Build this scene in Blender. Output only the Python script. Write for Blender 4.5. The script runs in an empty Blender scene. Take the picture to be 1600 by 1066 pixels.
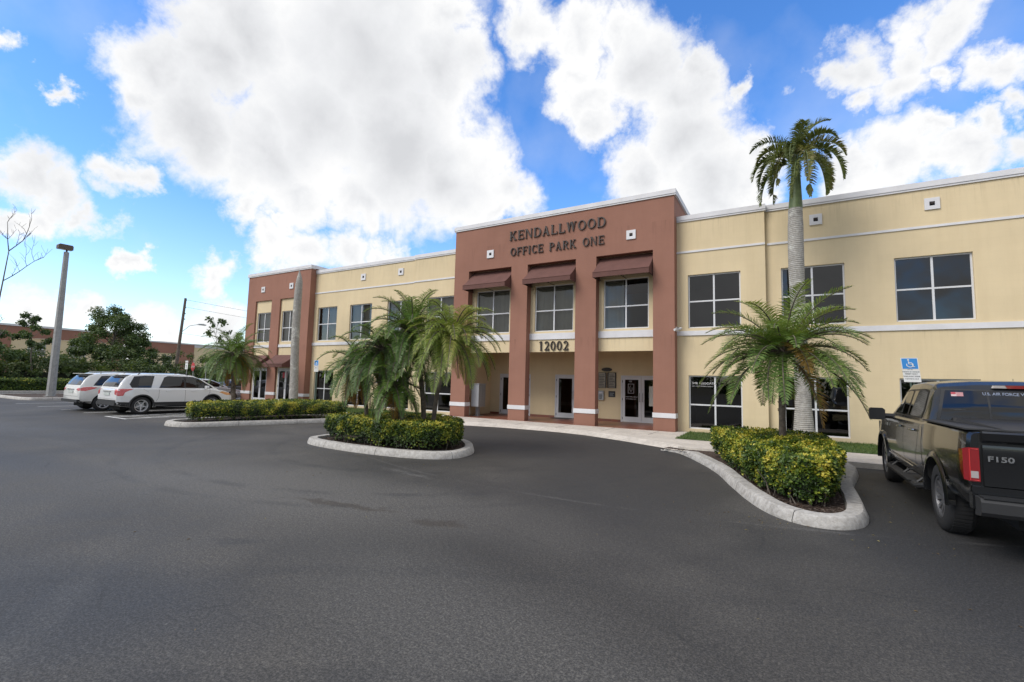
import bpy, bmesh, math, random
from mathutils import Vector, Matrix, noise
from mathutils.bvhtree import BVHTree
R=math.radians; PI=math.pi
sc=bpy.context.scene; COL=sc.collection
# ---------------- camera, sky, sun, exposure ----------------
cam=bpy.data.cameras.new('camera'); camo=bpy.data.objects.new('camera',cam); COL.objects.link(camo)
cam.sensor_width=36; cam.lens=36*730/1600; cam.clip_end=3000; cam.clip_start=.05
_r=Vector((0.86363457,0.50347909,0.02537975)); _u=Vector((0.02259453,-0.08895317,0.9957795)); _f=Vector((-0.50361177,0.85941616,0.08819891))
camo.matrix_world=Matrix(((_r.x,_u.x,-_f.x,0),(_r.y,_u.y,-_f.y,0),(_r.z,_u.z,-_f.z,1.70),(0,0,0,1)))
sc.camera=camo
sc.render.resolution_x=1024; sc.render.resolution_y=682
sc.view_settings.view_transform='Standard'; sc.view_settings.look='None'; sc.view_settings.gamma=1
sc.view_settings.exposure=0.32
SKY_STR=.15; CLOUD_STR=.82
SUN_EL=R(44); SUN_AZ=R(212)   # azimuth clockwise from +Y: light comes from front-left of the facade, through thin cloud
BLOBS=[(-0.783,0.36,0.506,0.115),(-0.827,0.311,0.468,0.081),(-0.834,0.364,0.414,0.108),(-0.789,0.469,0.397,0.133),(-0.716,0.515,0.472,0.194),(-0.625,0.515,0.587,0.217),(-0.637,0.629,0.446,0.184),(-0.573,0.708,0.414,0.146),(-0.493,0.774,0.397,0.09),(-0.525,0.778,0.344,0.059),(-0.533,0.628,0.567,0.107),(-0.715,0.611,0.339,0.086),(-0.783,0.519,0.343,0.092),(-0.496,0.597,0.631,0.062),(-0.734,0.401,0.549,0.128),(-0.857,0.292,0.425,0.048),(-0.385,0.674,0.631,0.074),(-0.307,0.72,0.622,0.079),(-0.249,0.758,0.602,0.063),(-0.32,0.753,0.575,0.055),(-0.214,0.796,0.566,0.108),(-0.156,0.838,0.523,0.097),(-0.308,0.79,0.53,0.069),(-0.141,0.879,0.455,0.122),(-0.103,0.92,0.377,0.112),(-0.237,0.884,0.403,0.084),(-0.038,0.907,0.419,0.063),(-0.061,0.931,0.361,0.066),(-0.12,0.819,0.561,0.051),(-0.053,0.853,0.519,0.032),(-0.294,0.82,0.491,0.059),(0.1,0.86,0.501,0.061),(0.075,0.863,0.5,0.045),(0.168,0.844,0.509,0.056),(0.155,0.87,0.468,0.055),(0.22,0.832,0.509,0.052),(0.267,0.849,0.457,0.043),(0.283,0.868,0.408,0.033),(0.212,0.86,0.464,0.031),(0.109,0.887,0.449,0.04),(0.159,0.917,0.366,0.075),(0.231,0.906,0.355,0.056),(0.288,0.893,0.346,0.044),(0.094,0.927,0.363,0.057),(0.195,0.899,0.391,0.033),(0.256,0.889,0.38,0.031),(-0.937,0.204,0.283,0.06),(-0.934,0.239,0.266,0.063),(-0.931,0.277,0.239,0.044),(-0.948,0.225,0.225,0.041),(-0.957,0.201,0.209,0.031),(-0.9,0.301,0.315,0.045),(-0.896,0.326,0.303,0.037),(-0.891,0.162,0.424,0.025),(-0.894,0.217,0.393,0.022),(-0.838,0.459,0.295,0.054),(-0.827,0.505,0.247,0.057),(-0.791,0.56,0.245,0.072),(-0.749,0.616,0.242,0.069),(-0.698,0.669,0.256,0.051),(-0.808,0.515,0.285,0.04),(-0.881,0.435,0.188,0.045),(-0.878,0.452,0.157,0.038),(-0.881,0.465,0.088,0.066),(-0.966,0.24,0.095,0.042),(-0.95,0.295,0.102,0.04),(-0.924,0.337,0.182,0.026),(-0.972,0.223,0.073,0.032),(-0.918,0.39,0.07,0.05),(-0.943,0.33,0.044,0.056)]
def build_world():
    w=bpy.data.worlds.new('World'); sc.world=w; w.use_nodes=True; nt=w.node_tree; N=nt.nodes; L=nt.links
    for n in list(N): N.remove(n)
    def nd(t,**k):
        n=N.new(t)
        for a,b in k.items(): setattr(n,a,b)
        return n
    def m(op,a,b=None,clamp=False):
        n=nd('ShaderNodeMath',operation=op,use_clamp=clamp)
        for i,v in enumerate((a,b)):
            if v is None: continue
            if isinstance(v,(int,float)): n.inputs[i].default_value=v
            else: L.new(v,n.inputs[i])
        return n.outputs[0]
    sky=nd('ShaderNodeTexSky',sky_type='NISHITA'); sky.sun_disc=False; sky.sun_elevation=SUN_EL; sky.sun_rotation=SUN_AZ
    sky.air_density=1.0; sky.dust_density=.25; sky.ozone_density=2.5
    hs=nd('ShaderNodeHueSaturation'); hs.inputs['Hue'].default_value=.508; hs.inputs['Saturation'].default_value=1.27; hs.inputs['Value'].default_value=1.5
    L.new(sky.outputs[0],hs.inputs['Color'])
    tc=nd('ShaderNodeTexCoord'); d=tc.outputs['Generated']
    # warp the direction a little so cloud edges billow
    n1=nd('ShaderNodeTexNoise'); n1.inputs['Scale'].default_value=9; n1.inputs['Detail'].default_value=7; n1.inputs['Roughness'].default_value=.62
    L.new(d,n1.inputs['Vector'])
    sub=nd('ShaderNodeVectorMath',operation='SUBTRACT'); L.new(n1.outputs['Color'],sub.inputs[0]); sub.inputs[1].default_value=(.5,.5,.5)
    scl=nd('ShaderNodeVectorMath',operation='SCALE'); L.new(sub.outputs[0],scl.inputs[0]); scl.inputs['Scale'].default_value=.17
    add=nd('ShaderNodeVectorMath',operation='ADD'); L.new(d,add.inputs[0]); L.new(scl.outputs[0],add.inputs[1])
    nrm=nd('ShaderNodeVectorMath',operation='NORMALIZE'); L.new(add.outputs[0],nrm.inputs[0]); dw=nrm.outputs[0]
    field=None
    for (x,y,z,r) in BLOBS:
        dt=nd('ShaderNodeVectorMath',operation='DISTANCE'); L.new(dw,dt.inputs[0]); dt.inputs[1].default_value=(x,y,z)
        mr=nd('ShaderNodeMapRange'); L.new(dt.outputs['Value'],mr.inputs[0]); mr.inputs[1].default_value=r*1.25; mr.inputs[2].default_value=0.0
        mr.inputs[3].default_value=0; mr.inputs[4].default_value=min(1.5,max(.95,.8+r*4.5)); o=mr.outputs[0]
        field=o if field is None else m('SMOOTH_MAX' if False else 'MAXIMUM',field,o)
    # clouds elsewhere in the sky
    sep=nd('ShaderNodeSeparateXYZ'); L.new(d,sep.inputs[0])
    n3=nd('ShaderNodeTexNoise'); n3.inputs['Scale'].default_value=4.5; n3.inputs['Detail'].default_value=4; L.new(d,n3.inputs['Vector'])
    back=nd('ShaderNodeMapRange'); L.new(sep.outputs[1],back.inputs[0]); back.inputs[1].default_value=.16; back.inputs[2].default_value=-.1; back.inputs[3].default_value=0; back.inputs[4].default_value=1
    up=nd('ShaderNodeMapRange'); L.new(sep.outputs[2],up.inputs[0]); up.inputs[1].default_value=.70; up.inputs[2].default_value=.82; up.inputs[3].default_value=0; up.inputs[4].default_value=1
    rt=nd('ShaderNodeMapRange'); L.new(sep.outputs[0],rt.inputs[0]); rt.inputs[1].default_value=.36; rt.inputs[2].default_value=.5; rt.inputs[3].default_value=0; rt.inputs[4].default_value=1
    other=m('MULTIPLY',m('MAXIMUM',m('MAXIMUM',back.outputs[0],up.outputs[0]),rt.outputs[0]),m('MULTIPLY',m('SUBTRACT',n3.outputs['Fac'],.31),4.0))
    field=m('MAXIMUM',field,other)
    n2=nd('ShaderNodeTexNoise'); n2.inputs['Scale'].default_value=8; n2.inputs['Detail'].default_value=12; n2.inputs['Roughness'].default_value=.64; n2.inputs['Distortion'].default_value=.35
    L.new(d,n2.inputs['Vector'])
    dens=m('ADD',field,m('MULTIPLY',m('SUBTRACT',n2.outputs['Fac'],.5),1.15))
    mask=nd('ShaderNodeMapRange',interpolation_type='SMOOTHSTEP'); L.new(dens,mask.inputs[0]); mask.inputs[1].default_value=.20; mask.inputs[2].default_value=.74
    # thin veil
    n5=nd('ShaderNodeTexNoise'); n5.inputs['Scale'].default_value=5; n5.inputs['Detail'].default_value=6; L.new(d,n5.inputs['Vector'])
    veil=nd('ShaderNodeMapRange'); L.new(n5.outputs['Fac'],veil.inputs[0]); veil.inputs[1].default_value=.52; veil.inputs[2].default_value=.8; veil.inputs[3].default_value=0; veil.inputs[4].default_value=.22
    low=nd('ShaderNodeMapRange'); L.new(sep.outputs[2],low.inputs[0]); low.inputs[1].default_value=.32; low.inputs[2].default_value=.0; low.inputs[3].default_value=0; low.inputs[4].default_value=.24
    mk=m('MAXIMUM',mask.outputs[0],m('MAXIMUM',veil.outputs[0],low.outputs[0]))
    # thick middles grey, thin edges white
    n4=nd('ShaderNodeTexNoise'); n4.inputs['Scale'].default_value=2.8; n4.inputs['Detail'].default_value=3.5; n4.inputs['Roughness'].default_value=.5; L.new(d,n4.inputs['Vector'])
    thick=m('ADD',m('MULTIPLY',m('SUBTRACT',field,.55),.8),m('MULTIPLY',m('SUBTRACT',n4.outputs['Fac'],.5),1.5))
    cr=nd('ShaderNodeValToRGB'); e=cr.color_ramp.elements
    e[0].position=.0; e[0].color=(1.0,1.0,1.0,1); e[1].position=.72; e[1].color=(.68,.69,.715,1)
    x=cr.color_ramp.elements.new(.3); x.color=(.86,.87,.89,1)
    L.new(thick,cr.inputs[0])
    b1=nd('ShaderNodeBackground'); L.new(hs.outputs[0],b1.inputs[0]); b1.inputs[1].default_value=SKY_STR
    b2=nd('ShaderNodeBackground'); L.new(cr.outputs[0],b2.inputs[0]); b2.inputs[1].default_value=CLOUD_STR
    mx=nd('ShaderNodeMixShader'); L.new(mk,mx.inputs[0]); L.new(b1.outputs[0],mx.inputs[1]); L.new(b2.outputs[0],mx.inputs[2])
    out=nd('ShaderNodeOutputWorld'); L.new(mx.outputs[0],out.inputs[0])

build_world()
sl=bpy.data.lights.new('sun','SUN'); sl.energy=2.3; sl.angle=R(32); sl.color=(1,.96,.9)
so=bpy.data.objects.new('sun',sl); COL.objects.link(so)
_d=Vector((math.sin(SUN_AZ)*math.cos(SUN_EL),math.cos(SUN_AZ)*math.cos(SUN_EL),math.sin(SUN_EL)))
so.rotation_euler=_d.to_track_quat('Z','Y').to_euler(); so.location=(0,0,60)

# ---------------- helpers ----------------
def tag(o,label=None,cat=None,group=None,kind=None):
    if label: o['label']=label
    if cat: o['category']=cat
    if group: o['group']=group
    if kind: o['kind']=kind
    return o
def thing(name,label,cat,loc=(0,0,0),rz=0,group=None):
    o=bpy.data.objects.new(name,None); COL.objects.link(o); o.location=loc; o.rotation_euler=(0,0,rz); o.empty_display_size=.2
    return tag(o,label,cat,group)
class MB:
    def __init__(s): s.v=[]; s.f=[]; s.m=[]; s.c=[]; s.sm=False
    def add(s,vs,fs,mi=0,col=None,M=None):
        o=len(s.v)
        if M is not None: vs=[M@Vector(v) for v in vs]
        s.v+= [tuple(v) for v in vs]
        for f in fs: s.f.append(tuple(i+o for i in f)); s.m.append(mi); s.c.append(col if col is not None else .5)
        return s
    def box(s,x0,x1,y0,y1,z0,z1,mi=0,M=None,col=None):
        vs=[(x0,y0,z0),(x1,y0,z0),(x1,y1,z0),(x0,y1,z0),(x0,y0,z1),(x1,y0,z1),(x1,y1,z1),(x0,y1,z1)]
        return s.add(vs,[(0,3,2,1),(4,5,6,7),(0,1,5,4),(1,2,6,5),(2,3,7,6),(3,0,4,7)],mi,col,M)
    def quad(s,a,b,c,d,mi=0,col=None): return s.add([a,b,c,d],[(0,1,2,3)],mi,col)
    def tube(s,pts,rad,n=8,mi=0,cap=True,col=None,M=None):
        pts=[Vector(p) for p in pts]; rs=rad if isinstance(rad,(list,tuple)) else [rad]*len(pts)
        vs=[];fs=[]; up=None
        for i,p in enumerate(pts):
            t=(pts[min(i+1,len(pts)-1)]-pts[max(i-1,0)])
            if t.length<1e-9: t=Vector((0,0,1))
            t.normalize()
            if up is None: up=t.orthogonal().normalized()
            a=(up-t*up.dot(t)); a=a.normalized() if a.length>1e-6 else t.orthogonal().normalized(); up=a; b=t.cross(a)
            for k in range(n):
                an=2*PI*k/n; vs.append(p+(a*math.cos(an)+b*math.sin(an))*rs[i])
        for i in range(len(pts)-1):
            for k in range(n):
                k2=(k+1)%n; fs.append((i*n+k,i*n+k2,(i+1)*n+k2,(i+1)*n+k))
        if cap: fs.append(tuple(range(n-1,-1,-1))); fs.append(tuple((len(pts)-1)*n+k for k in range(n)))
        return s.add(vs,fs,mi,col,M)
    def prism(s,poly,a0,a1,axis='z',mi=0,M=None,col=None):
        n=len(poly)
        def P(p,a): return {'z':(p[0],p[1],a),'y':(p[0],a,p[1]),'x':(a,p[0],p[1])}[axis]
        vs=[P(p,a0) for p in poly]+[P(p,a1) for p in poly]
        return s.add(vs,[tuple(range(n-1,-1,-1)),tuple(range(n,2*n))]+[(i,(i+1)%n,n+(i+1)%n,n+i) for i in range(n)],mi,col,M)
    def lathe(s,prof,n=32,mi=0,axis='x',M=None):  # prof: (a along axis, r)
        vs=[];fs=[]
        for a,r in prof:
            for k in range(n):
                t=2*PI*k/n; c,q=r*math.cos(t),r*math.sin(t)
                vs.append({'x':(a,c,q),'z':(c,q,a),'y':(q,a,c)}[axis])
        for i in range(len(prof)-1):
            for k in range(n): fs.append((i*n+k,i*n+(k+1)%n,(i+1)*n+(k+1)%n,(i+1)*n+k))
        return s.add(vs,fs,mi,None,M)
    def mesh(s,name,mats):
        me=bpy.data.meshes.new(name); me.from_pydata(s.v,[],s.f); 
        for m_ in (mats if isinstance(mats,(list,tuple)) else [mats]): me.materials.append(m_)
        me.polygons.foreach_set('material_index',s.m)
        return me
    def build(s,name,mats,parent=None,smooth=None,fix=False,tint=False,loc=None):
        me=s.mesh(name,mats)
        if fix:
            bm=bmesh.new(); bm.from_mesh(me); bmesh.ops.recalc_face_normals(bm,faces=bm.faces); bm.to_mesh(me); bm.free()
        if tint:
            at=me.attributes.new('tint','FLOAT','FACE'); at.data.foreach_set('value',s.c)
        if smooth is not None:
            me.polygons.foreach_set('use_smooth',[True]*len(me.polygons))
            if smooth>0 and smooth<180: me.set_sharp_from_angle(angle=R(smooth))
        me.update()
        o=bpy.data.objects.new(name,me); COL.objects.link(o)
        if parent: o.parent=parent
        if loc: o.location=loc
        return o
def split_mb(mb,gap=.03):
    """separate a builder into its disconnected pieces (pieces that touch stay together)"""
    par={}
    def fd(a):
        while par[a]!=a: par[a]=par[par[a]]; a=par[a]
        return a
    key=[tuple(round(c,3) for c in v) for v in mb.v]
    for k_ in key: par.setdefault(k_,k_)
    for f in mb.f:
        for i in f[1:]: par[fd(key[i])]=fd(key[f[0]])
    gr={}
    for fi,f in enumerate(mb.f): gr.setdefault(fd(key[f[0]]),[]).append(fi)
    L_=[]
    for g_ in gr.values():
        vs=[mb.v[i] for fi in g_ for i in mb.f[fi]]; L_.append([g_,[min(v[k] for v in vs)-gap/2 for k in range(3)],[max(v[k] for v in vs)+gap/2 for k in range(3)]])
    ch=True
    while ch:
        ch=False
        for i in range(len(L_)):
            for j in range(len(L_)-1,i,-1):
                a,b=L_[i],L_[j]
                if all(a[1][k]<=b[2][k] and b[1][k]<=a[2][k] for k in range(3)):
                    a[0]+=b[0]; a[1]=[min(x,y) for x,y in zip(a[1],b[1])]; a[2]=[max(x,y) for x,y in zip(a[2],b[2])]; del L_[j]; ch=True
    out=[]
    for g_,_,_ in L_:
        m=MB(); mp={}
        for fi in g_:
            for i in mb.f[fi]:
                if i not in mp: mp[i]=len(m.v); m.v.append(mb.v[i])
            m.f.append(tuple(mp[i] for i in mb.f[fi])); m.m.append(mb.m[fi]); m.c.append(mb.c[fi])
        out.append(m)
    return out
def copy_tree(o,parent=None):
    c=o.copy(); COL.objects.link(c); c.parent=parent
    for ch in list(o.children): copy_tree(ch,c)
    return c
def evalmesh(o):
    dg=bpy.context.evaluated_depsgraph_get(); dg.update()
    return bpy.data.meshes.new_from_object(o.evaluated_get(dg))
def text_mb(s,size,depth=.004,align='LEFT',bold=0.0):
    cu=bpy.data.curves.new('t','FONT'); cu.body=s; cu.size=size; cu.extrude=depth/2; cu.align_x=align; cu.offset=bold; cu.resolution_u=3
    o=bpy.data.objects.new('t',cu); COL.objects.link(o); me=evalmesh(o); COL.objects.unlink(o); bpy.data.objects.remove(o)
    vs=[v.co.copy() for v in me.vertices]; fs=[tuple(p.vertices) for p in me.polygons]; bpy.data.meshes.remove(me)
    return vs,fs
def wall_text(mb,s,x,y,z,size,depth=.004,align='LEFT',mi=0,bold=0.0):
    """text upright on a wall facing -Y"""
    vs,fs=text_mb(s,size,depth,align,bold); mb.add([(x+v.x,y-v.z,z+v.y) for v in vs],fs,mi)

# ---------------- materials ----------------
MATS={}
def nodes(name):
    m=bpy.data.materials.new(name); m.use_nodes=True; nt=m.node_tree; b=nt.nodes['Principled BSDF']; MATS[name]=m
    return m,nt,nt.nodes,nt.links,b
def noise_n(N,L,vec,scale,detail=4,rough=.55,dist=0):
    n=N.new('ShaderNodeTexNoise'); n.inputs['Scale'].default_value=scale; n.inputs['Detail'].default_value=detail; n.inputs['Roughness'].default_value=rough; n.inputs['Distortion'].default_value=dist
    if vec is not None: L.new(vec,n.inputs['Vector'])
    return n
def ramp(N,L,fac,stops):
    r=N.new('ShaderNodeValToRGB'); e=r.color_ramp.elements
    e[0].position=stops[0][0]; e[0].color=(*stops[0][1],1); e[1].position=stops[-1][0]; e[1].color=(*stops[-1][1],1)
    for p,c in stops[1:-1]: x=e.new(p); x.color=(*c,1)
    L.new(fac,r.inputs[0]); return r
def mixc(N,L,fac,a,b,blend='MIX'):
    x=N.new('ShaderNodeMix'); x.data_type='RGBA'; x.blend_type=blend
    for i,v in ((0,fac),(6,a),(7,b)):
        if isinstance(v,(int,float)): x.inputs[i].default_value=v
        elif isinstance(v,tuple): x.inputs[i].default_value=(*v,1)
        else: L.new(v,x.inputs[i])
    return x.outputs[2]
def mathn(N,L,op,a,b=None,clamp=False):
    n=N.new('ShaderNodeMath'); n.operation=op; n.use_clamp=clamp
    for i,v in enumerate((a,b)):
        if v is None: continue
        if isinstance(v,(int,float)): n.inputs[i].default_value=v
        else: L.new(v,n.inputs[i])
    return n.outputs[0]
def bump(N,L,b,h,strength=.3,dist=.01):
    bp=N.new('ShaderNodeBump'); bp.inputs['Strength'].default_value=strength; bp.inputs['Distance'].default_value=dist
    L.new(h,bp.inputs['Height']); L.new(bp.outputs[0],b.inputs['Normal'])
def objco(N): 
    return N.new('ShaderNodeTexCoord').outputs['Object']
def geoco(N): return N.new('ShaderNodeNewGeometry').outputs['Position']
def simple(name,col,rough=.6,metal=0,spec=.5,coat=0,var=.0,scale=3,bumps=0,bscale=60):
    m,nt,N,L,b=nodes(name); b.inputs['Roughness'].default_value=rough; b.inputs['Metallic'].default_value=metal
    b.inputs['Specular IOR Level'].default_value=spec; b.inputs['Coat Weight'].default_value=coat; b.inputs['Coat Roughness'].default_value=.03
    v=objco(N)
    if var>0:
        n=noise_n(N,L,v,scale,6,.6); lo=tuple(c*(1-var) for c in col); hi=tuple(min(1,c*(1+var)) for c in col)
        r=ramp(N,L,n.outputs['Fac'],[(.3,lo),(.7,hi)]); L.new(r.outputs[0],b.inputs['Base Color'])
    else: b.inputs['Base Color'].default_value=(*col,1)
    if bumps>0:
        n=noise_n(N,L,v,bscale,3); bump(N,L,b,n.outputs['Fac'],bumps,.004)
    return m
def stucco(name,col,var=.06):
    m,nt,N,L,b=nodes(name); b.inputs['Roughness'].default_value=.9; b.inputs['Specular IOR Level'].default_value=.25
    p=geoco(N)
    n=noise_n(N,L,p,.55,5,.6); r=ramp(N,L,n.outputs['Fac'],[(.3,tuple(c*(1-var) for c in col)),(.7,tuple(c*(1+var) for c in col))])
    # rain streaks: noise stretched vertically
    mp=N.new('ShaderNodeMapping'); mp.inputs['Scale'].default_value=(3.2,3.2,.22); L.new(p,mp.inputs['Vector'])
    n2=noise_n(N,L,mp.outputs[0],1.0,5,.65); r2=ramp(N,L,n2.outputs['Fac'],[(.34,(.86,.84,.81)),(.54,(1,1,1))])
    c=mixc(N,L,.26,r.outputs[0],r2.outputs[0],'MULTIPLY')
    # faint block coursing showing through the render
    br=N.new('ShaderNodeTexBrick'); sw=N.new('ShaderNodeSeparateXYZ'); cb=N.new('ShaderNodeCombineXYZ'); L.new(p,sw.inputs[0]); L.new(sw.outputs[0],cb.inputs[0]); L.new(sw.outputs[2],cb.inputs[1]); L.new(cb.outputs[0],br.inputs['Vector'])
    br.inputs['Scale'].default_value=1; br.inputs['Brick Width'].default_value=.42; br.inputs['Row Height'].default_value=.21; br.inputs['Mortar Size'].default_value=.012; br.inputs['Mortar Smooth'].default_value=1
    br.inputs['Color1'].default_value=(1,1,1,1); br.inputs['Color2'].default_value=(.975,.975,.975,1); br.inputs['Mortar'].default_value=(.955,.95,.95,1)
    c=mixc(N,L,.6,c,br.outputs['Color'],'MULTIPLY')
    # rain marks running down from the coping and the sill band
    for z0_,z1_ in ((7.75,6.9),(3.52,2.9)):
        gz=N.new('ShaderNodeMapRange'); L.new(sw.outputs[2],gz.inputs[0]); gz.inputs[1].default_value=z1_; gz.inputs[2].default_value=z0_; gz.inputs[3].default_value=0; gz.inputs[4].default_value=1
        top_=mathn(N,L,'LESS_THAN',sw.outputs[2],z0_+.02); mp3=N.new('ShaderNodeMapping'); mp3.inputs['Scale'].default_value=(9,9,.5); L.new(p,mp3.inputs['Vector']); n8=noise_n(N,L,mp3.outputs[0],1.0,4,.7)
        st_=N.new('ShaderNodeMapRange'); L.new(n8.outputs['Fac'],st_.inputs[0]); st_.inputs[1].default_value=.52; st_.inputs[2].default_value=.68; st_.inputs[4].default_value=.30
        c=mixc(N,L,mathn(N,L,'MULTIPLY',mathn(N,L,'MULTIPLY',gz.outputs[0],top_),st_.outputs[0]),c,tuple(q*.42 for q in col))
    # splash dirt near the ground
    sp=N.new('ShaderNodeMapRange'); L.new(sw.outputs[2],sp.inputs[0]); sp.inputs[1].default_value=.75; sp.inputs[2].default_value=.1; sp.inputs[3].default_value=0; sp.inputs[4].default_value=.35
    n6=noise_n(N,L,p,3.5,5,.7); spd=mathn(N,L,'MULTIPLY',sp.outputs[0],n6.outputs['Fac'])
    c=mixc(N,L,spd,c,tuple(q*.45 for q in col))
    L.new(c,b.inputs['Base Color'])
    n3=noise_n(N,L,p,45,4,.6); bump(N,L,b,n3.outputs['Fac'],.45,.006)
    return m
def foliage(name,stops,transl=.25,rough=.5,obvar=.0):
    m,nt,N,L,b=nodes(name); b.inputs['Roughness'].default_value=rough; b.inputs['Specular IOR Level'].default_value=.4
    at=N.new('ShaderNodeAttribute'); at.attribute_name='tint'
    r=ramp(N,L,at.outputs['Fac'],stops); col=r.outputs[0]
    L.new(col,b.inputs['Base Color'])
    tr=N.new('ShaderNodeBsdfTranslucent'); L.new(mixc(N,L,1.0,col,(1.0,1.0,.5),'MULTIPLY'),tr.inputs[0])
    mx=N.new('ShaderNodeMixShader'); mx.inputs[0].default_value=transl
    L.new(b.outputs[0],mx.inputs[1]); L.new(tr.outputs[0],mx.inputs[2]); L.new(mx.outputs[0],N['Material Output'].inputs[0])
    return m
def glass_mat(name,tint=(.10,.11,.11),ior=1.52,rough=.0,refl=(1,1,1)):
    m=bpy.data.materials.new(name); m.use_nodes=True; nt=m.node_tree; N=nt.nodes; L=nt.links
    for n in list(N): N.remove(n)
    t=N.new('ShaderNodeBsdfTransparent'); t.inputs[0].default_value=(*tint,1)
    g=N.new('ShaderNodeBsdfGlossy'); g.inputs['Roughness'].default_value=rough; g.inputs[0].default_value=(*refl,1)
    f=N.new('ShaderNodeFresnel'); f.inputs[0].default_value=ior
    p=N.new('ShaderNodeNewGeometry').outputs['Position']; n=noise_n(N,L,p,.8,2); bp=N.new('ShaderNodeBump'); bp.inputs['Strength'].default_value=.12; bp.inputs['Distance'].default_value=.02; L.new(n.outputs['Fac'],bp.inputs['Height']); L.new(bp.outputs[0],g.inputs['Normal'])
    x=N.new('ShaderNodeMixShader'); L.new(f.outputs[0],x.inputs[0]); L.new(t.outputs[0],x.inputs[1]); L.new(g.outputs[0],x.inputs[2])
    o=N.new('ShaderNodeOutputMaterial'); L.new(x.outputs[0],o.inputs[0]); return m
def asphalt_mat():
    m,nt,N,L,b=nodes('asphalt'); p=geoco(N)
    b.inputs['Roughness'].default_value=.72; b.inputs['Specular IOR Level'].default_value=.5
    big=noise_n(N,L,p,.16,5,.6,.6); mid=noise_n(N,L,p,.9,6,.65,.3); fine=noise_n(N,L,p,62,3,.9); wrp=noise_n(N,L,p,3.2,6,.75)
    base=ramp(N,L,big.outputs['Fac'],[(.34,(.028,.0265,.0245)),(.5,(.043,.0405,.037)),(.66,(.063,.059,.053))]).outputs[0]
    base=mixc(N,L,.8,base,ramp(N,L,mid.outputs['Fac'],[(.3,(.70,.70,.71)),(.7,(1.22,1.20,1.17))]).outputs[0],'MULTIPLY')
    # worn greyer traffic zone in the middle of the lot and newer sealed patches by the islands; left blobs paint in sheen and corner darkening
    def spot(x,y,rx,ry,ang,soft=.5):
        mp=N.new('ShaderNodeMapping'); mp.vector_type='TEXTURE'; mp.inputs['Location'].default_value=(x,y,0); mp.inputs['Rotation'].default_value=(0,0,R(ang)); mp.inputs['Scale'].default_value=(rx,ry,1e6)
        nz=N.new('ShaderNodeVectorMath'); nz.operation='MULTIPLY_ADD'; L.new((wrp if min(rx,ry)<.4 else mid).outputs['Color'],nz.inputs[0]); _a=.5*min(rx,ry)+.12 if min(rx,ry)>=.4 else .55; nz.inputs[1].default_value=(_a,)*3; sh=N.new('ShaderNodeVectorMath'); sh.operation='SUBTRACT'; L.new(p,sh.inputs[0]); sh.inputs[1].default_value=(_a*.5,)*3; L.new(sh.outputs[0],nz.inputs[2])
        L.new(nz.outputs[0],mp.inputs['Vector'])
        ln=N.new('ShaderNodeVectorMath'); ln.operation='LENGTH'; L.new(mp.outputs[0],ln.inputs[0])
        mr=N.new('ShaderNodeMapRange'); mr.interpolation_type='SMOOTHSTEP'; L.new(ln.outputs['Value'],mr.inputs[0]); mr.inputs[1].default_value=1; mr.inputs[2].default_value=1-soft; return mr.outputs[0]
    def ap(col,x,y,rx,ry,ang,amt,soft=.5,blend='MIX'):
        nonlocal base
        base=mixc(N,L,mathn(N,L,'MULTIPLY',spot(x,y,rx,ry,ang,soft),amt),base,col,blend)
    for a in WEAR_AND_SHEEN: ap(*a)
    # tyre arcs, scuffs and cracks
    sx_=N.new('ShaderNodeSeparateXYZ'); wv=N.new('ShaderNodeVectorMath'); wv.operation='MULTIPLY_ADD'; L.new(wrp.outputs['Color'],wv.inputs[0]); wv.inputs[1].default_value=(.16,.16,0); L.new(p,wv.inputs[2]); L.new(wv.outputs[0],sx_.inputs[0])
    brk=noise_n(N,L,p,1.1,5,.7)
    def arc(cx,cy,r,w,amt,col):
        nonlocal base
        dx=mathn(N,L,'SUBTRACT',sx_.outputs[0],cx); dy=mathn(N,L,'SUBTRACT',sx_.outputs[1],cy); ds=mathn(N,L,'SQRT',mathn(N,L,'ADD',mathn(N,L,'MULTIPLY',dx,dx),mathn(N,L,'MULTIPLY',dy,dy)))
        q=mathn(N,L,'ABSOLUTE',mathn(N,L,'SUBTRACT',ds,r)); mr=N.new('ShaderNodeMapRange'); mr.interpolation_type='SMOOTHSTEP'; L.new(q,mr.inputs[0]); mr.inputs[1].default_value=w; mr.inputs[2].default_value=w*.2
        b2=N.new('ShaderNodeMapRange'); L.new(brk.outputs['Fac'],b2.inputs[0]); b2.inputs[1].default_value=.42; b2.inputs[2].default_value=.58
        base=mixc(N,L,mathn(N,L,'MULTIPLY',mathn(N,L,'MULTIPLY',mr.outputs[0],b2.outputs[0]),amt),base,col)
    for a in ARCS: arc(*a)
    vc=N.new('ShaderNodeTexVoronoi'); vc.feature='DISTANCE_TO_EDGE'; vc.inputs['Scale'].default_value=.33; L.new(wv.outputs[0],vc.inputs['Vector'])
    ck=N.new('ShaderNodeMapRange'); L.new(vc.outputs['Distance'],ck.inputs[0]); ck.inputs[1].default_value=.006; ck.inputs[2].default_value=.001
    cg=N.new('ShaderNodeMapRange'); L.new(brk.outputs['Fac'],cg.inputs[0]); cg.inputs[1].default_value=.50; cg.inputs[2].default_value=.60
    base=mixc(N,L,mathn(N,L,'MULTIPLY',mathn(N,L,'MULTIPLY',ck.outputs[0],cg.outputs[0]),.65),base,(.018,.018,.018))
    sc2=noise_n(N,L,p,7,6,.8,1.5); sf=N.new('ShaderNodeMapRange'); L.new(sc2.outputs['Fac'],sf.inputs[0]); sf.inputs[1].default_value=.66; sf.inputs[2].default_value=.72
    sg_=N.new('ShaderNodeMapRange'); L.new(big.outputs['Fac'],sg_.inputs[0]); sg_.inputs[1].default_value=.50; sg_.inputs[2].default_value=.6
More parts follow.
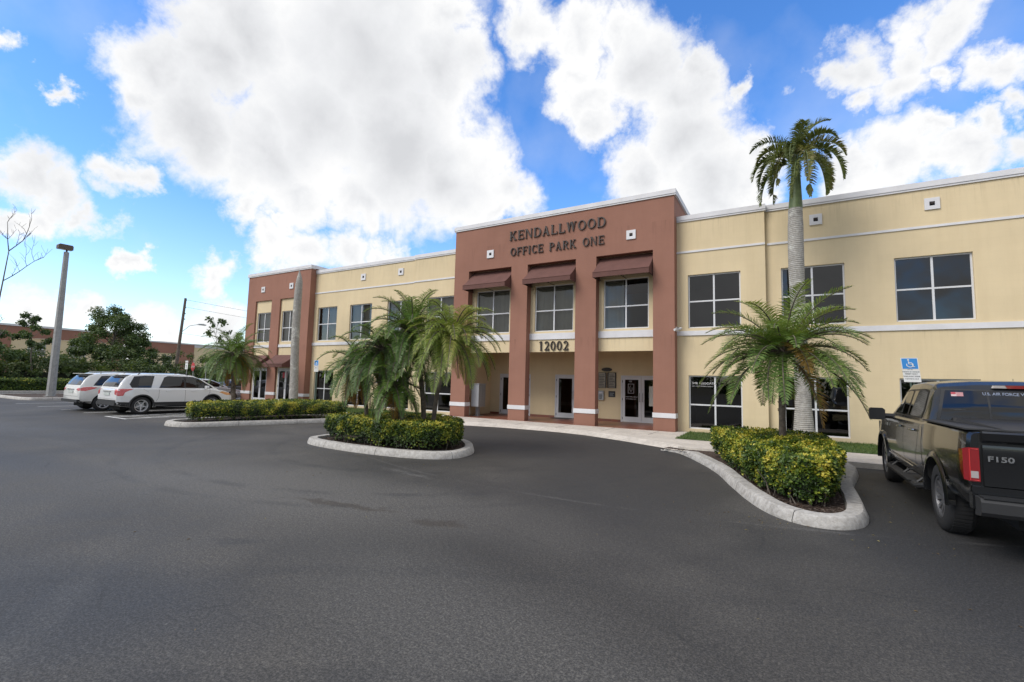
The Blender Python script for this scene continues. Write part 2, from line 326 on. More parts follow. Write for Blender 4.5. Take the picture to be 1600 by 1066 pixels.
    base=mixc(N,L,mathn(N,L,'MULTIPLY',mathn(N,L,'MULTIPLY',sf.outputs[0],sg_.outputs[0]),.45),base,(.20,.195,.185))
    # aggregate speckle
    f2=noise_n(N,L,p,24,3,.8); base=mixc(N,L,.75,base,ramp(N,L,f2.outputs['Fac'],[(.38,(.72,.72,.72)),(.5,(1,1,1)),(.62,(1.42,1.41,1.39))]).outputs[0],'MULTIPLY')
    sp=ramp(N,L,fine.outputs['Fac'],[(.40,(.42,.42,.43)),(.5,(.94,.94,.94)),(.60,(1.95,1.92,1.87))]).outputs[0]
    base=mixc(N,L,.9,base,sp,'MULTIPLY')
    # scattered pale grit and paint crumbs
    vo=N.new('ShaderNodeTexVoronoi'); vo.inputs['Scale'].default_value=9; L.new(p,vo.inputs['Vector'])
    grit=N.new('ShaderNodeMapRange'); L.new(vo.outputs['Distance'],grit.inputs[0]); grit.inputs[1].default_value=.10; grit.inputs[2].default_value=.04
    n7=noise_n(N,L,p,.8,3); g2=N.new('ShaderNodeMapRange'); L.new(n7.outputs['Fac'],g2.inputs[0]); g2.inputs[1].default_value=.56; g2.inputs[2].default_value=.64
    sepc=N.new('ShaderNodeSeparateColor'); L.new(vo.outputs['Color'],sepc.inputs[0]); g3=mathn(N,L,'GREATER_THAN',sepc.outputs[0],.72)
    base=mixc(N,L,mathn(N,L,'MULTIPLY',mathn(N,L,'MULTIPLY',mathn(N,L,'MULTIPLY',grit.outputs[0],g2.outputs[0]),g3),.6),base,(.30,.29,.27))
    L.new(base,b.inputs['Base Color'])
    rr=N.new('ShaderNodeMapRange'); L.new(mid.outputs['Fac'],rr.inputs[0]); rr.inputs[3].default_value=.60; rr.inputs[4].default_value=.85; L.new(rr.outputs[0],b.inputs['Roughness'])
    fb=noise_n(N,L,p,170,2,.7); bump(N,L,b,fb.outputs['Fac'],.30,.003)
    return m
ARCS=[(-8.4,10.5,6.2,.16,.45,(.022,.022,.023)),(-8.4,10.5,6.9,.14,.35,(.024,.024,.024)),(-8.0,10.0,3.9,.18,.4,(.02,.02,.02)),(2.5,-6.0,9.3,.15,.40,(.024,.024,.025)),(2.5,-6.0,10.8,.16,.35,(.024,.024,.025)),(-3.0,20.0,13.4,.06,.3,(.11,.105,.10)),(-14,-12,16.5,.2,.2,(.08,.078,.074))]
WEAR_AND_SHEEN=[((.085,.080,.072),-6.8,4.6,6.5,1.9,8,.85,.8),((.070,.067,.062),-1.6,2.6,4.0,1.3,-18,.75,.8),((.031,.030,.029),-6.2,12.0,6.2,3.3,0,.92,.45),((.029,.028,.027),-2.6,8.6,2.0,4.0,14,.92,.55),
 ((.020,.020,.021),2.4,9.0,2.6,6.0,0,.92,.35),((.026,.029,.035),-4.6,1.5,2.2,1.1,10,.75,.8),((.062,.062,.062),-22,4,9,1.7,12,.6,.8),((.030,.033,.040),-13,3.0,4.5,.8,8,.5,.8),  # grey and bluish blobs at left paint in sky sheen and corner darkening
 ((.042,.034,.025),-5.2,4.45,1.1,.13,10,.8,.6),((.040,.033,.026),-3.6,4.55,.45,.20,20,.8,.6),((.03,.03,.03),-4.9,2.9,.40,.12,30,.6,.7),((.036,.034,.031),-.75,3.6,.5,.14,-30,.75,.6),((.030,.030,.030),-3.1,7.8,.55,.08,-30,.6,.6),((.13,.125,.12),-6.0,6.6,1.0,.10,-10,.45,.9)]
def concrete(name,col,dirt=.5,scale=1.0,joint=0):
    m,nt,N,L,b=nodes(name); p=geoco(N); b.inputs['Roughness'].default_value=.88; b.inputs['Specular IOR Level'].default_value=.3
    n=noise_n(N,L,p,1.2*scale,6,.65); r=ramp(N,L,n.outputs['Fac'],[(.3,tuple(c*.82 for c in col)),(.7,tuple(c*1.1 for c in col))]).outputs[0]
    n2=noise_n(N,L,p,6*scale,6,.7,.5); r2=ramp(N,L,n2.outputs['Fac'],[(.40,(.50,.48,.46)),(.58,(1,1,1))]).outputs[0]
    c=mixc(N,L,dirt,r,r2,'MULTIPLY'); n3=noise_n(N,L,p,70,3,.7)
    c=mixc(N,L,.5,c,ramp(N,L,n3.outputs['Fac'],[(.35,(.8,.8,.8)),(.65,(1.12,1.12,1.12))]).outputs[0],'MULTIPLY')
    L.new(c,b.inputs['Base Color']); bump(N,L,b,n3.outputs['Fac'],.35,.004); return m
M={}
M['cream']=stucco('cream_stucco',(.64,.522,.335))
M['red']=stucco('terracotta_stucco',(.285,.143,.103),.08)
M['trim']=simple('white_trim',(.62,.61,.62),.7,var=.08,scale=2,bumps=.2)
M['alu']=simple('white_aluminium',(.60,.60,.61),.42,var=.04)
M['awning']=simple('brown_awning_canvas',(.115,.050,.040),.85,var=.12,scale=3,bumps=.25,bscale=300)
M['bronze']=simple('dark_bronze',(.035,.026,.022),.45,metal=.3)
M['black']=simple('black_plastic',(.015,.015,.016),.5)
M['dark']=simple('dark_recess',(.01,.01,.01),.8)
M['glass']=glass_mat('tinted_glass',(.20,.205,.195),1.62); M['glass_clear']=glass_mat('lightly_tinted_glass',(.60,.60,.57))
M['interior']=simple('interior_plaster',(.30,.28,.25),.9)
M['ceil']=simple('ceiling_tiles',(.4,.4,.38),.9)
M['blind']=simple('vertical_blind_fabric',(.52,.50,.44),.9,var=.05)
M['asphalt']=asphalt_mat()
M['curb']=concrete('curb_concrete',(.46,.44,.41),.55,2.2)
M['walk']=concrete('pavement_concrete',(.58,.53,.47),.3,1.3)
M['tile']=None
M['mulch']=simple('mulch',(.05,.030,.020),.95,var=.7,scale=28,bumps=1,bscale=45)
M['soil']=simple('earth_ground',(.10,.09,.06),.95,var=.3,scale=.3)
M['grassbase']=simple('turf',(.06,.10,.022),.95,var=.35,scale=6,bumps=.6)
M['paint']=simple('road_paint',(.62,.62,.60),.7,var=.25,scale=9)
M['grass']=foliage('grass_blade',[(0,(.035,.075,.014)),(.6,(.075,.13,.026)),(1,(.16,.19,.05))],.2)
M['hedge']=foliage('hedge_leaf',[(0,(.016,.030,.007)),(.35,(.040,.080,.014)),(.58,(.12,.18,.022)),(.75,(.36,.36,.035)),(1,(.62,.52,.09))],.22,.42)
M['frond']=foliage('palm_leaflet',[(0,(.026,.064,.016)),(.45,(.062,.130,.030)),(.8,(.125,.21,.048)),(1,(.24,.29,.08))],.38,.42)
M['frond_y']=foliage('palm_leaflet_yellow',[(0,(.04,.075,.014)),(.45,(.13,.20,.032)),(.8,(.24,.31,.055)),(1,(.38,.36,.10))],.36,.42)  # yellower leaflet colour of the rightmost loop palm
M['frond_dead']=foliage('dying_frond',[(0,(.10,.05,.012)),(.5,(.22,.11,.02)),(1,(.32,.20,.05))],.25,.6)
M['royal']=foliage('royal_leaflet',[(0,(.028,.050,.012)),(.5,(.075,.105,.030)),(.85,(.20,.22,.07)),(1,(.28,.24,.11))],.38,.45)
M['tree']=foliage('tree_leaf',[(0,(.036,.068,.022)),(.5,(.085,.135,.040)),(1,(.18,.21,.06))],.35)
M['shrub']=foliage('shrub_leaf',[(0,(.028,.050,.017)),(.5,(.075,.115,.034)),(.85,(.15,.18,.055)),(1,(.24,.20,.13))],.35)
M['rubber']=simple('tyre_rubber',(.018,.018,.019),.8,bumps=.2)
M['pole']=concrete('pole_concrete',(.36,.36,.35),.35,3)
M['wood']=simple('weathered_wood',(.13,.10,.08),.9,var=.3,scale=5)
M['steel']=simple('galvanised_steel',(.35,.36,.36),.45,metal=.7)
def bark(name,c1,c2,ring=0,rs=9):
    m,nt,N,L,b=nodes(name); p=geoco(N); b.inputs['Roughness'].default_value=.9
    n=noise_n(N,L,p,9,6,.7,.4); r=ramp(N,L,n.outputs['Fac'],[(.32,c1),(.68,c2)]).outputs[0]
    if ring:
        w=N.new('ShaderNodeTexWave'); w.wave_type='BANDS'; w.bands_direction='Z'; w.inputs['Scale'].default_value=rs; w.inputs['Distortion'].default_value=1.6; w.inputs['Detail'].default_value=3; L.new(p,w.inputs['Vector'])
        r=mixc(N,L,ring,r,ramp(N,L,w.outputs['Fac'],[(0,(.45,.43,.40)),(.35,(1,1,1))]).outputs[0],'MULTIPLY')
        bump(N,L,b,w.outputs['Fac'],.5,.02)
    else: bump(N,L,b,n.outputs['Fac'],.8,.02)
    n2=noise_n(N,L,p,2.2,5,.7); li=N.new('ShaderNodeMapRange'); L.new(n2.outputs['Fac'],li.inputs[0]); li.inputs[1].default_value=.56; li.inputs[2].default_value=.66; li.inputs[4].default_value=.6
    r=mixc(N,L,li.outputs[0],r,tuple(min(.6,c*1.5) for c in c2))
    L.new(r,b.inputs['Base Color']); return m
M['palmbark']=bark('palm_bark',(.06,.045,.035),(.17,.14,.11),.5,14)
M['royalbark']=bark('royal_trunk',(.25,.235,.21),(.42,.40,.365),.6,5.5)
M['bark']=bark('tree_bark',(.07,.055,.045),(.19,.16,.13))
M['shaft']=simple('green_crownshaft',(.11,.15,.055),.5,var=.25,scale=6)
def tile_mat():
    m,nt,N,L,b=nodes('terracotta_floor_tile'); p=geoco(N); b.inputs['Roughness'].default_value=.35
    br=N.new('ShaderNodeTexBrick'); L.new(p,br.inputs['Vector']); br.offset=0; br.inputs['Scale'].default_value=1; br.inputs['Brick Width'].default_value=.33; br.inputs['Row Height'].default_value=.33; br.inputs['Mortar Size'].default_value=.008
    br.inputs['Color1'].default_value=(.24,.085,.05,1); br.inputs['Color2'].default_value=(.17,.06,.038,1); br.inputs['Mortar'].default_value=(.12,.09,.075,1); L.new(br.outputs['Color'],b.inputs['Base Color']); return m
M['tile']=tile_mat()
# ---------------- ground, lot, islands ----------------
def catmull(pts,n=6):
    out=[]; k=len(pts)
    for i in range(k):
        p0,p1,p2,p3=[Vector(pts[(i+j-1)%k]) for j in range(4)]
        for s in range(n):
            t=s/n; out.append(.5*((2*p1)+(p2-p0)*t+(2*p0-5*p1+4*p2-p3)*t*t+(3*p1-p0-3*p2+p3)*t**3))
    return out
def area(p): return sum(p[i].x*p[(i+1)%len(p)].y-p[(i+1)%len(p)].x*p[i].y for i in range(len(p)))/2
def offset(p,d):
    s=1 if area(p)>0 else -1; o=[]
    for i in range(len(p)):
        t=(p[(i+1)%len(p)]-p[i-1]); t.normalize(); n=Vector((-t.y,t.x))*s; o.append(p[i]+n*d)
    return o
def sheet(name,poly,z,mat,kind='structure'):
    mb=MB(); pv=[Vector((x,y,z)) for x,y in poly]; mb.add(pv,[tuple(range(len(pv)))])
    return tag(mb.build(name,mat,fix=True),kind=kind)
g=MB(); g.add([(-1500,-1500,-.02),(1500,-1500,-.02),(1500,1500,-.02),(-1500,1500,-.02)],[(0,1,2,3)]); tag(g.build('ground',M['soil']),kind='structure')
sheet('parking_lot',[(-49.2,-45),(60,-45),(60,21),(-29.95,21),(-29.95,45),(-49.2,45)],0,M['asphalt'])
# far lot edge kerb + walk
k=MB(); k.box(-49.45,-49.2,-45,45,-.02,.13); tag(k.build('kerb',M['curb']),kind='structure')
k=MB(); k.box(-51.0,-49.45,-45,45,-.02,.10); tag(k.build('pavement',M['walk']),kind='structure')
# front walk / plaza with a ramped edge
loop=[(-14.4,13.07),(-13.2,13.75),(-12.0,14.35),(-10.6,14.85),(-9.2,15.12),(-8.0,15.17),(-6.8,15.12),(-5.8,14.9),(-4.4,14.26),(-3.07,13.52),(-2.5,13.1)]
def walkmesh():
    mb=MB(); low=[(x,y) for x,y in loop]; top=[(x*1.0,y+.35) for x,y in loop]
    for i in range(len(low)-1):
        mb.quad((*low[i],.006),(*low[i+1],.006),(*top[i+1],.12),(*top[i],.12))
        mb.quad((*top[i],.12),(*top[i+1],.12),(top[i+1][0],17.9,.12),(top[i][0],17.9,.12))
    # side walks, straight with a kerb face
    for (x0,x1) in ((-29.95,-14.4),(-2.5,14)):
        mb.quad((x0,13.1,0),(x1,13.1,0),(x1,13.1,.12),(x0,13.1,.12)); mb.quad((x0,13.1,.12),(x1,13.1,.12),(x1,15.0,.12),(x0,15.0,.12))
    return mb
tag(walkmesh().build('pavement',M['walk']),kind='structure')
# control joints cut as thin dark lines lying on the walk
j=MB()
for x in [-28+1.8*i for i in range(7)]+[-1+1.6*i for i in range(9)]: j.box(x,x+.012,13.12,14.98,.118,.123)
for x in (-12.3,-10.6,-8.9,-7.2,-5.5,-3.9): j.box(x,x+.012,15.55,17.1,.118,.123)
tag(j.build('pavement_joints',M['dark']),kind='structure')
t=MB(); t.box(-13.2,-3.36,17.1,20.0,.02,.128); tag(t.build('porch_floor',M['tile']),kind='structure')
# grass strips
def grass(name,x0,x1,y0,y1,z,n,seed,cut=None):
    rng=random.Random(seed); mb=MB(); 
    mb.quad((x0,y0,z),(x1,y0,z),(x1,y1,z),(x0,y1,z),0,.3)
    for i in range(n):
        x=rng.uniform(x0,x1); y=rng.uniform(y0,y1); h=rng.uniform(.03,.075); a=rng.uniform(0,PI); w=.006
        if cut and cut(x,y): continue
        lx,ly=rng.uniform(-.03,.03),rng.uniform(-.03,.03); c,s_=math.cos(a)*w,math.sin(a)*w
        mb.add([(x-c,y-s_,z),(x+c,y+s_,z),(x+lx,y+ly,z+h)],[(0,1,2)],1,rng.random())
    o=mb.build(name,[M['grassbase'],M['grass']],tint=True); return tag(o,kind='stuff')
o=grass('grass',-2.95,8,15.0,17.7,.126,22000,3); tag(o,'strip of clipped green grass along the foot of the right cream wing','grass')
o=grass('grass',-23.5,-13.7,15.0,17.7,.126,16000,4); tag(o,'strip of clipped green grass along the foot of the left cream wing','grass')
# islands
def island(name,pts,label,n=6,closed_open=False):
    out=catmull([(x,y) for x,y in pts],n); 
    if area(out)<0: out.reverse()
    p1=offset(out,.035); p2=offset(out,.23); p3=offset(out,.25)
    root=thing(name,label,'kerb island')
    mb=MB(); N_=len(out); rings=[[(q.x,q.y,-.01) for q in out],[(q.x,q.y,.03) for q in out],[(q.x,q.y,.125) for q in p1],[(q.x,q.y,.145) for q in offset(out,.06)],[(q.x,q.y,.145) for q in p2],[(q.x,q.y,.05) for q in p3]]
    # chipped, slightly uneven kerb
    vs=[]
    for ri,r_ in enumerate(rings):
        for (x,y,z) in r_:
            d=noise.noise(Vector((x*2.2,y*2.2,ri)))*.012+noise.noise(Vector((x*9,y*9,ri)))*.005 if ri>0 else 0; tp_=max(.12,min(1,(13.15-y)/.9)) if (-15.6<x<-1.5 and y>12 and not -12<x<-5) else 1; z=z*tp_; vs.append((x+d,y+d,z+(noise.noise(Vector((x*1.5,y*1.5,7)))*.008 if ri>1 else 0)))
    fs=[(a*N_+i,a*N_+(i+1)%N_,(a+1)*N_+(i+1)%N_,(a+1)*N_+i) for a in range(len(rings)-1) for i in range(N_)]
    mb.add(vs,fs)
    jn=mb; acc=0; last=0
    for i in range(N_):
        acc+=(out[(i+1)%N_]-out[i]).length
        if acc-last>1.7:
            last=acc; i2=(i+1)%N_; ln=(out[i2]-out[i]).length; f_=min(.9,.009/ln); A_=[Vector(vs[a*N_+i]) for a in range(len(rings)-1)]; B_=[Vector(vs[a*N_+i2]) for a in range(len(rings)-1)]
            up_=[Vector((0,0,.0015))]*len(A_); nn_=(Vector((out[i].x,out[i].y,0))-Vector((p3[i].x,p3[i].y,0))).normalized()*.0015
            q0=[a+up_[0]+nn_ for a in A_]; q1=[a.lerp(b,f_)+up_[0]+nn_ for a,b in zip(A_,B_)]; k2=len(q0)
            jn.add(q0+q1,[(a,k2+a,k2+a+1,a+1) for a in range(k2-1)],1)
    mb.build('kerb',[M['curb'],M['dark']],root,smooth=40)
    b=MB(); b.add([(q.x,q.y,.085) for q in p3],[tuple(range(N_))]); 
    rng=random.Random(len(pts)+int(pts[0][0]*10)); 
    xs=[q.x for q in p3]; ys=[q.y for q in p3]
    for i in range(2600):   # bark chips near the kerb
        k_=rng.randrange(N_); q=p3[k_].lerp(p3[(k_+1)%N_],rng.random()); cx,cy=sum(xs)/N_,sum(ys)/N_; f=rng.uniform(0.0,.30); x=q.x+(cx-q.x)*f; y=q.y+(cy-q.y)*f
        a=rng.uniform(0,PI); l=rng.uniform(.008,.03); w=l*.4; z=.087+rng.uniform(0,.012); c,s_=math.cos(a),math.sin(a)
        b.add([(x-c*l-s_*w,y-s_*l+c*w,z),(x+c*l-s_*w,y+s_*l+c*w,z+rng.uniform(-.004,.01)),(x+c*l+s_*w,y+s_*l-c*w,z),(x-c*l+s_*w,y-s_*l-c*w,z+.004)],[(0,1,2,3)],1 if rng.random()<.25 else 0)
    b.build('mulch_bed',[M['mulch'],M['wood']],root)
    return root
ISR=[(-2.75,13.08),(-2.35,12.6),(-1.77,11.53),(-1.24,10.33),(-.83,9.0),(-.47,7.95),(-.15,7.35),(.22,7.1),(.6,7.18),(.86,7.6),(.94,8.4),(.97,10),(.98,13.08)]
ISL=[(-14.3,13.08),(-14.75,12.5),(-15.15,11.9),(-15.6,10.5),(-16.05,9.2),(-16.42,8.15),(-16.8,7.75),(-17.5,7.65),(-18.05,7.95),(-18.25,8.8),(-18.3,13.08)]
ISC=[(-10.98,8.4),(-10.75,7.98),(-10.12,7.76),(-8.97,7.66),(-7.82,7.70),(-6.9,7.9),(-6.42,8.22),(-6.27,8.66),(-6.46,9.35),(-7.13,10.2),(-8.2,10.8),(-9.4,10.9),(-10.4,10.3),(-11.0,9.3)]
island('planted_island',ISR,'long curved kerbed island beside the dark pickup, its nose pointing at the viewer')
island('planted_island',ISL,'kerbed end island between the white wagons and the entrance loop')
island('planted_island',ISC,'rounded kerbed island in the middle of the entrance loop')
island('planted_island',[(-44.5,9.5),(-43.5,9.0),(-38.6,9.0),(-37.3,9.2),(-36.9,9.8),(-36.9,12.9),(-37.3,13.4),(-43.5,13.4),(-44.6,13.0)],'small kerbed island at the foot of the tall lamp post')
# stall lines
def line(x0,y0,x1,y1,w=.10):
    mb=MB(); d=Vector((x1-x0,y1-y0)); n=Vector((-d.y,d.x)).normalized()*w/2; z=.005
    mb.quad((x0+n.x,y0+n.y,z),(x0-n.x,y0-n.y,z),(x1-n.x,y1-n.y,z),(x1+n.x,y1+n.y,z)); return mb
pm=MB()
def addm(mb): pm.add(mb.v,mb.f)
for x in (-33.4,-30.3,-27.4,-24.95,-22.6,-21.0): addm(line(x,7.9,x,13.05 if x>-30.2 else 12.5))
for i in range(9):
    y=8.0+i*.6; 
    if y<12.6: addm(MB().add([(-22.55,y+.0,.0052),(-22.55,y+.1,.0052),(-21.05,y+.75,.0052),(-21.05,y+.65,.0052)],[(0,3,2,1)]))
addm(line(-22.7,7.85,-20.9,7.85)); addm(line(3.9,7.9,3.9,13.05)); 
tag(pm.build('road_markings',M['paint']),kind='structure')
# ---------------- office building ----------------
def wall_holes(mb,x0,x1,z0,z1,y,holes,depth,mi=0):
    """front face at y with rectangular holes and reveals going back by depth"""
    xs=sorted({x0,x1,*[h[0] for h in holes],*[h[1] for h in holes]}); zs=sorted({z0,z1,*[h[2] for h in holes],*[h[3] for h in holes]})
    for i in range(len(xs)-1):
        for k in range(len(zs)-1):
            cx,cz=(xs[i]+xs[i+1])/2,(zs[k]+zs[k+1])/2
            if any(h[0]<cx<h[1] and h[2]<cz<h[3] for h in holes): continue
            mb.quad((xs[i],y,zs[k]),(xs[i+1],y,zs[k]),(xs[i+1],y,zs[k+1]),(xs[i],y,zs[k+1]),mi)
    for a,b,c,d in holes:
        Y=y+depth
        mb.quad((a,y,c),(a,Y,c),(a,Y,d),(a,y,d),mi); mb.quad((b,y,c),(b,y,d),(b,Y,d),(b,Y,c),mi)
        mb.quad((a,y,d),(a,Y,d),(b,Y,d),(b,y,d),mi); mb.quad((a,y,c),(b,y,c),(b,Y,c),(a,Y,c),mi)
YT,YY,Y1,Y2,YB=17.15,17.5,17.6,17.78,20.0; L1,L2,LY=17.45,17.53,17.25
ZT=8.70; ZC=7.78
bld=thing('office_building','long two-storey cream and terracotta office block with white trim and brown awnings','building',(-8.2,17.5,0))
B0=Vector((-8.2,17.5,0))
def bb(mb,name,mats,smooth=None,fix=False,parent=None,split=None):
    if split is not None:
        return [bb(q,name,mats,smooth,fix,parent) for q in split_mb(mb,split)]
    o=mb.build(name,mats,parent or bld,smooth,fix)
    if parent is None: o.location=-B0
    return o
W_UP=(3.80,5.74); W_LO=(.24,2.11)
winR1=[(-2.98,-1.26)]; winR2=[(-.05,1.69),(2.92,4.68)]; winL1=[(-15.13,-13.45)]; winL2=[(-23.4,-21.75),(-20.7,-19.0),(-17.86,-16.13)]
cream=MB()
def seg(x0,x1,y,wins):
    holes=[(a,b,*W_UP) for a,b in wins]+[(a,b,*W_LO) for a,b in wins]
    wall_holes(cream,x0,x1,.0,ZC,y,holes,.14)
seg(-3.36,-.5,Y1,winR1); seg(-.5,7.6,Y2,winR2)
seg(-16.0,-13.2,L1,winL1); seg(-23.72,-16.0,L2,winL2)
# little returns where the wall steps back, plus ends/back
for x,a,b in ((-.5,Y1,Y2),(-16.0,L1,L2)): cream.quad((x,a,0),(x,b,0),(x,b,ZC),(x,a,ZC))
cream.quad((7.6,Y2,0),(7.6,30,0),(7.6,30,ZC),(7.6,Y2,ZC))
cream.quad((-29.9,30,0),(7.6,30,0),(7.6,30,ZC),(-29.9,30,ZC))
cream.quad((-29.9,YY+.4,0),(-29.9,30,0),(-29.9,30,ZC),(-29.9,YY+.4,ZC))
# tower: upper infill walls in the openings
TOP=6.71
tops=[(-12.43,-10.17),(-9.37,-7.17),(-6.31,-4.12)]
tw=[(-12.2,-10.42),(-9.17,-7.4),(-6.12,-4.36)]
ZW=(3.86,5.82)
for (a,b),(c,d) in zip(tops,tw):
    wall_holes(cream,a-.02,b+.02,3.0,TOP+.02,YY,[(c,d,*ZW)],.12)
# recess: back wall with door openings, side walls
doors=[(-12.36,-10.62),(-9.32,-8.30),(-6.18,-4.42)]
wall_holes(cream,-12.9,-3.7,.12,3.4,YB,[(a,b,.13,2.12) for a,b in doors],.10)
cream.quad((-12.9,YT+.36,.1),(-12.9,YB,.1),(-12.9,YB,3.4),(-12.9,YT+.36,3.4)); cream.quad((-3.7,YT+.36,.1),(-3.7,YB,.1),(-3.7,YB,3.4),(-3.7,YT+.36,3.4))
cream.quad((-12.9,YY+.22,3.4),(-3.7,YY+.22,3.4),(-3.7,YB,3.4),(-12.9,YB,3.4)); cream.quad((-12.9,YY+.22,3.0),(-3.7,YY+.22,3.0),(-3.7,YY+.22,3.4),(-12.9,YY+.22,3.4))
for a,b in ((-12.43,-10.17),(-9.37,-7.17),(-6.31,-4.12)): cream.quad((a,YY,3.0),(b,YY,3.0),(b,YY+.22,3.0),(a,YY+.22,3.0))
# left tower infill
ltop=[(-29.02,-27.34),(-26.5,-24.8)]; ltw=[(-28.78,-27.36+.0),(-26.2,-24.9)]
for (a,b) in ltop: wall_holes(cream,a-.02,b+.02,.1,6.42,LY,[(a+.14,b-.16,3.80,5.66),(a+.10,b-.10,.13,2.20)],.12)
bb(cream,'wall',M['cream'])
# terracotta piers
red=MB()
def frame_wall(x0,x1,z1,ops,ztop,ybk,side_to):
    xs=[x0]+[v for o in ops for v in o]+[x1]
    for i in range(0,len(xs),2): # piers
        a,b=xs[i],xs[i+1]
        red.quad((a,YT,0),(b,YT,0),(b,YT,ztop),(a,YT,ztop)); red.quad((b,YT,0),(b,ybk,0),(b,ybk,ztop),(b,YT,ztop)); red.quad((a,YT,0),(a,YT,ztop),(a,ybk,ztop),(a,ybk,0)); red.quad((a,ybk,0),(a,ybk,ztop),(b,ybk,ztop),(b,ybk,0))
    red.quad((x0,YT,ztop),(x1,YT,ztop),(x1,YT,z1),(x0,YT,z1))
    for a,b in ops: red.quad((a,YT,ztop),(b,YT,ztop),(b,ybk,ztop),(a,ybk,ztop))
    for x in (x0,x1): red.quad((x,YT,ztop),(x,side_to,ztop),(x,side_to,z1),(x,YT,z1)); 
    red.quad((x0,side_to,ZC-2),(x1,side_to,ZC-2),(x1,side_to,z1),(x0,side_to,z1))
frame_wall(-13.24,-3.36,ZT,tops,TOP,YT+.37,20.5)
for x in (-13.24,-3.36): red.quad((x,YT+.37,0),(x,Y2+.2,0),(x,Y2+.2,TOP),(x,YT+.37,TOP))
CR=red; red=MB(); frame_wall(-29.95,-23.72,8.05,ltop,6.41,YT+.37,20.5)
for x in (-29.95,-23.72): red.quad((x,YT+.37,0),(x,Y2+.3,0),(x,Y2+.3,6.41),(x,YT+.37,6.41))
bb(red,'tower_wall',M['red']); red=CR
bb(red,'tower_wall',M['red'])
sk=MB(); sk.box(-12.89,-12.37,YB-.02,YB-.001,.128,.22); sk.box(-10.61,-9.33,YB-.02,YB-.001,.128,.22); sk.box(-8.29,-6.19,YB-.02,YB-.001,.128,.22); bb(sk,'skirting',M['tile'],split=.02)
# white trim
tr=MB()
def band(x0,x1,y,z0,z1,p,ends=True): tr.box(x0,x1,y-p,y+.02,z0,z1)
for (x0,x1,y) in ((-3.36,-.5,Y1),(-.5,7.6,Y2),(-16.0,-13.24,L1),(-23.72,-16.0,L2)):
    e0=x0+(.0 if y in(Y1,L1,L2) else .06 if x0==-.5 else 0); 
    band(e0,x1,y,3.535,3.70,.045); band(e0,x1,y,6.565,6.635,.03)
for a,b in tops: band(a,b,YY,3.52,3.78,.05)
for a,b in ltop: band(a,b,LY,3.46,3.62,.05)
def pier_band(a,b): tr.box(a-.022,b+.022,YT-.022,YT+.39,.585,.755)
for a,b in ((-13.24,-12.43),(-10.17,-9.37),(-7.17,-6.31),(-4.12,-3.36),(-29.95,-29.02),(-27.34,-26.5),(-24.8,-23.72)): pier_band(a,b)
bb(tr,'trim_band',M['trim'],split=.0)
cp=MB()
def coping(x0,x1,y,z,back=30.1,l=True,r=True):
    cp.box(x0,x1,y-.06,y+.25,z+.02,z+.185); cp.box(x0,x1,y-.04,y-.001,z-.04,z+.018); cp.box(x0,x1,y+.0,y+.24,z-.03,z+.018)
coping(-3.35,-.46,Y1,ZC); coping(-.455,7.7,Y2,ZC-.0); coping(-15.97,-13.26,L1,ZC); coping(-23.7,-15.975,L2,ZC)
coping(-13.31,-3.29,YT,ZT); coping(-30.02,-23.65,YT,8.05)
for x,z in ((-3.36,ZT),(-23.72,8.05)): cp.box(x-.2,x+.07,YT+.252,20.6,z,z+.2)
for x,z in ((-13.24,ZT),(-29.95,8.05)): cp.box(x-.07,x+.2,YT+.252,20.6,z,z+.2)
cp.box(-29.95,7.7,29.8,30.1,ZC,ZC+.2); cp.box(7.45,7.7,Y2+.26,29.79,ZC,ZC+.2)
bb(cp,'coping',M['trim'],split=.02)
rf=MB(); rf.quad((-29.9,Y2,ZC-.6),(7.6,Y2,ZC-.6),(7.6,30,ZC-.6),(-29.9,30,ZC-.6)); bb(rf,'roof',M['ceil'])
# inside: floor slab, ceilings and a partition so rooms read behind the tinted glass
ins=MB(); 
for (z0,z1) in ((.13,2.7),(3.45,6.2)):
    yb=22.5
    ins.quad((-29.8,yb,z0),(7.5,yb,z0),(7.5,yb,z1),(-29.8,yb,z1),0)
    for xa,xb,ya in ([(-29.8,-13.3,17.95),(-3.3,7.5,17.95),(-12.85,-3.75,20.15)] if z0<1 else [(-29.8,7.5,17.95)]):
        ins.quad((xa,ya,z1),(xb,ya,z1),(xb,yb,z1),(xa,yb,z1),1); ins.quad((xa,ya,z0),(xb,ya,z0),(xb,yb,z0),(xa,yb,z0),0)
for x in (-23.6,-16,-13.0,-3.5,-.45,2.3): 
    for (z0,z1) in ((.13,2.7),(3.45,6.2)):
        if x in(-13.0,-3.5) and z0<1: ins.quad((x,20.2,z0),(x,22.5,z0),(x,22.5,z1),(x,20.2,z1),0)
        else: ins.quad((x,17.95,z0),(x,22.5,z0),(x,22.5,z1),(x,17.95,z1),0)
bb(ins,'interior_wall',[M['interior'],M['ceil']])
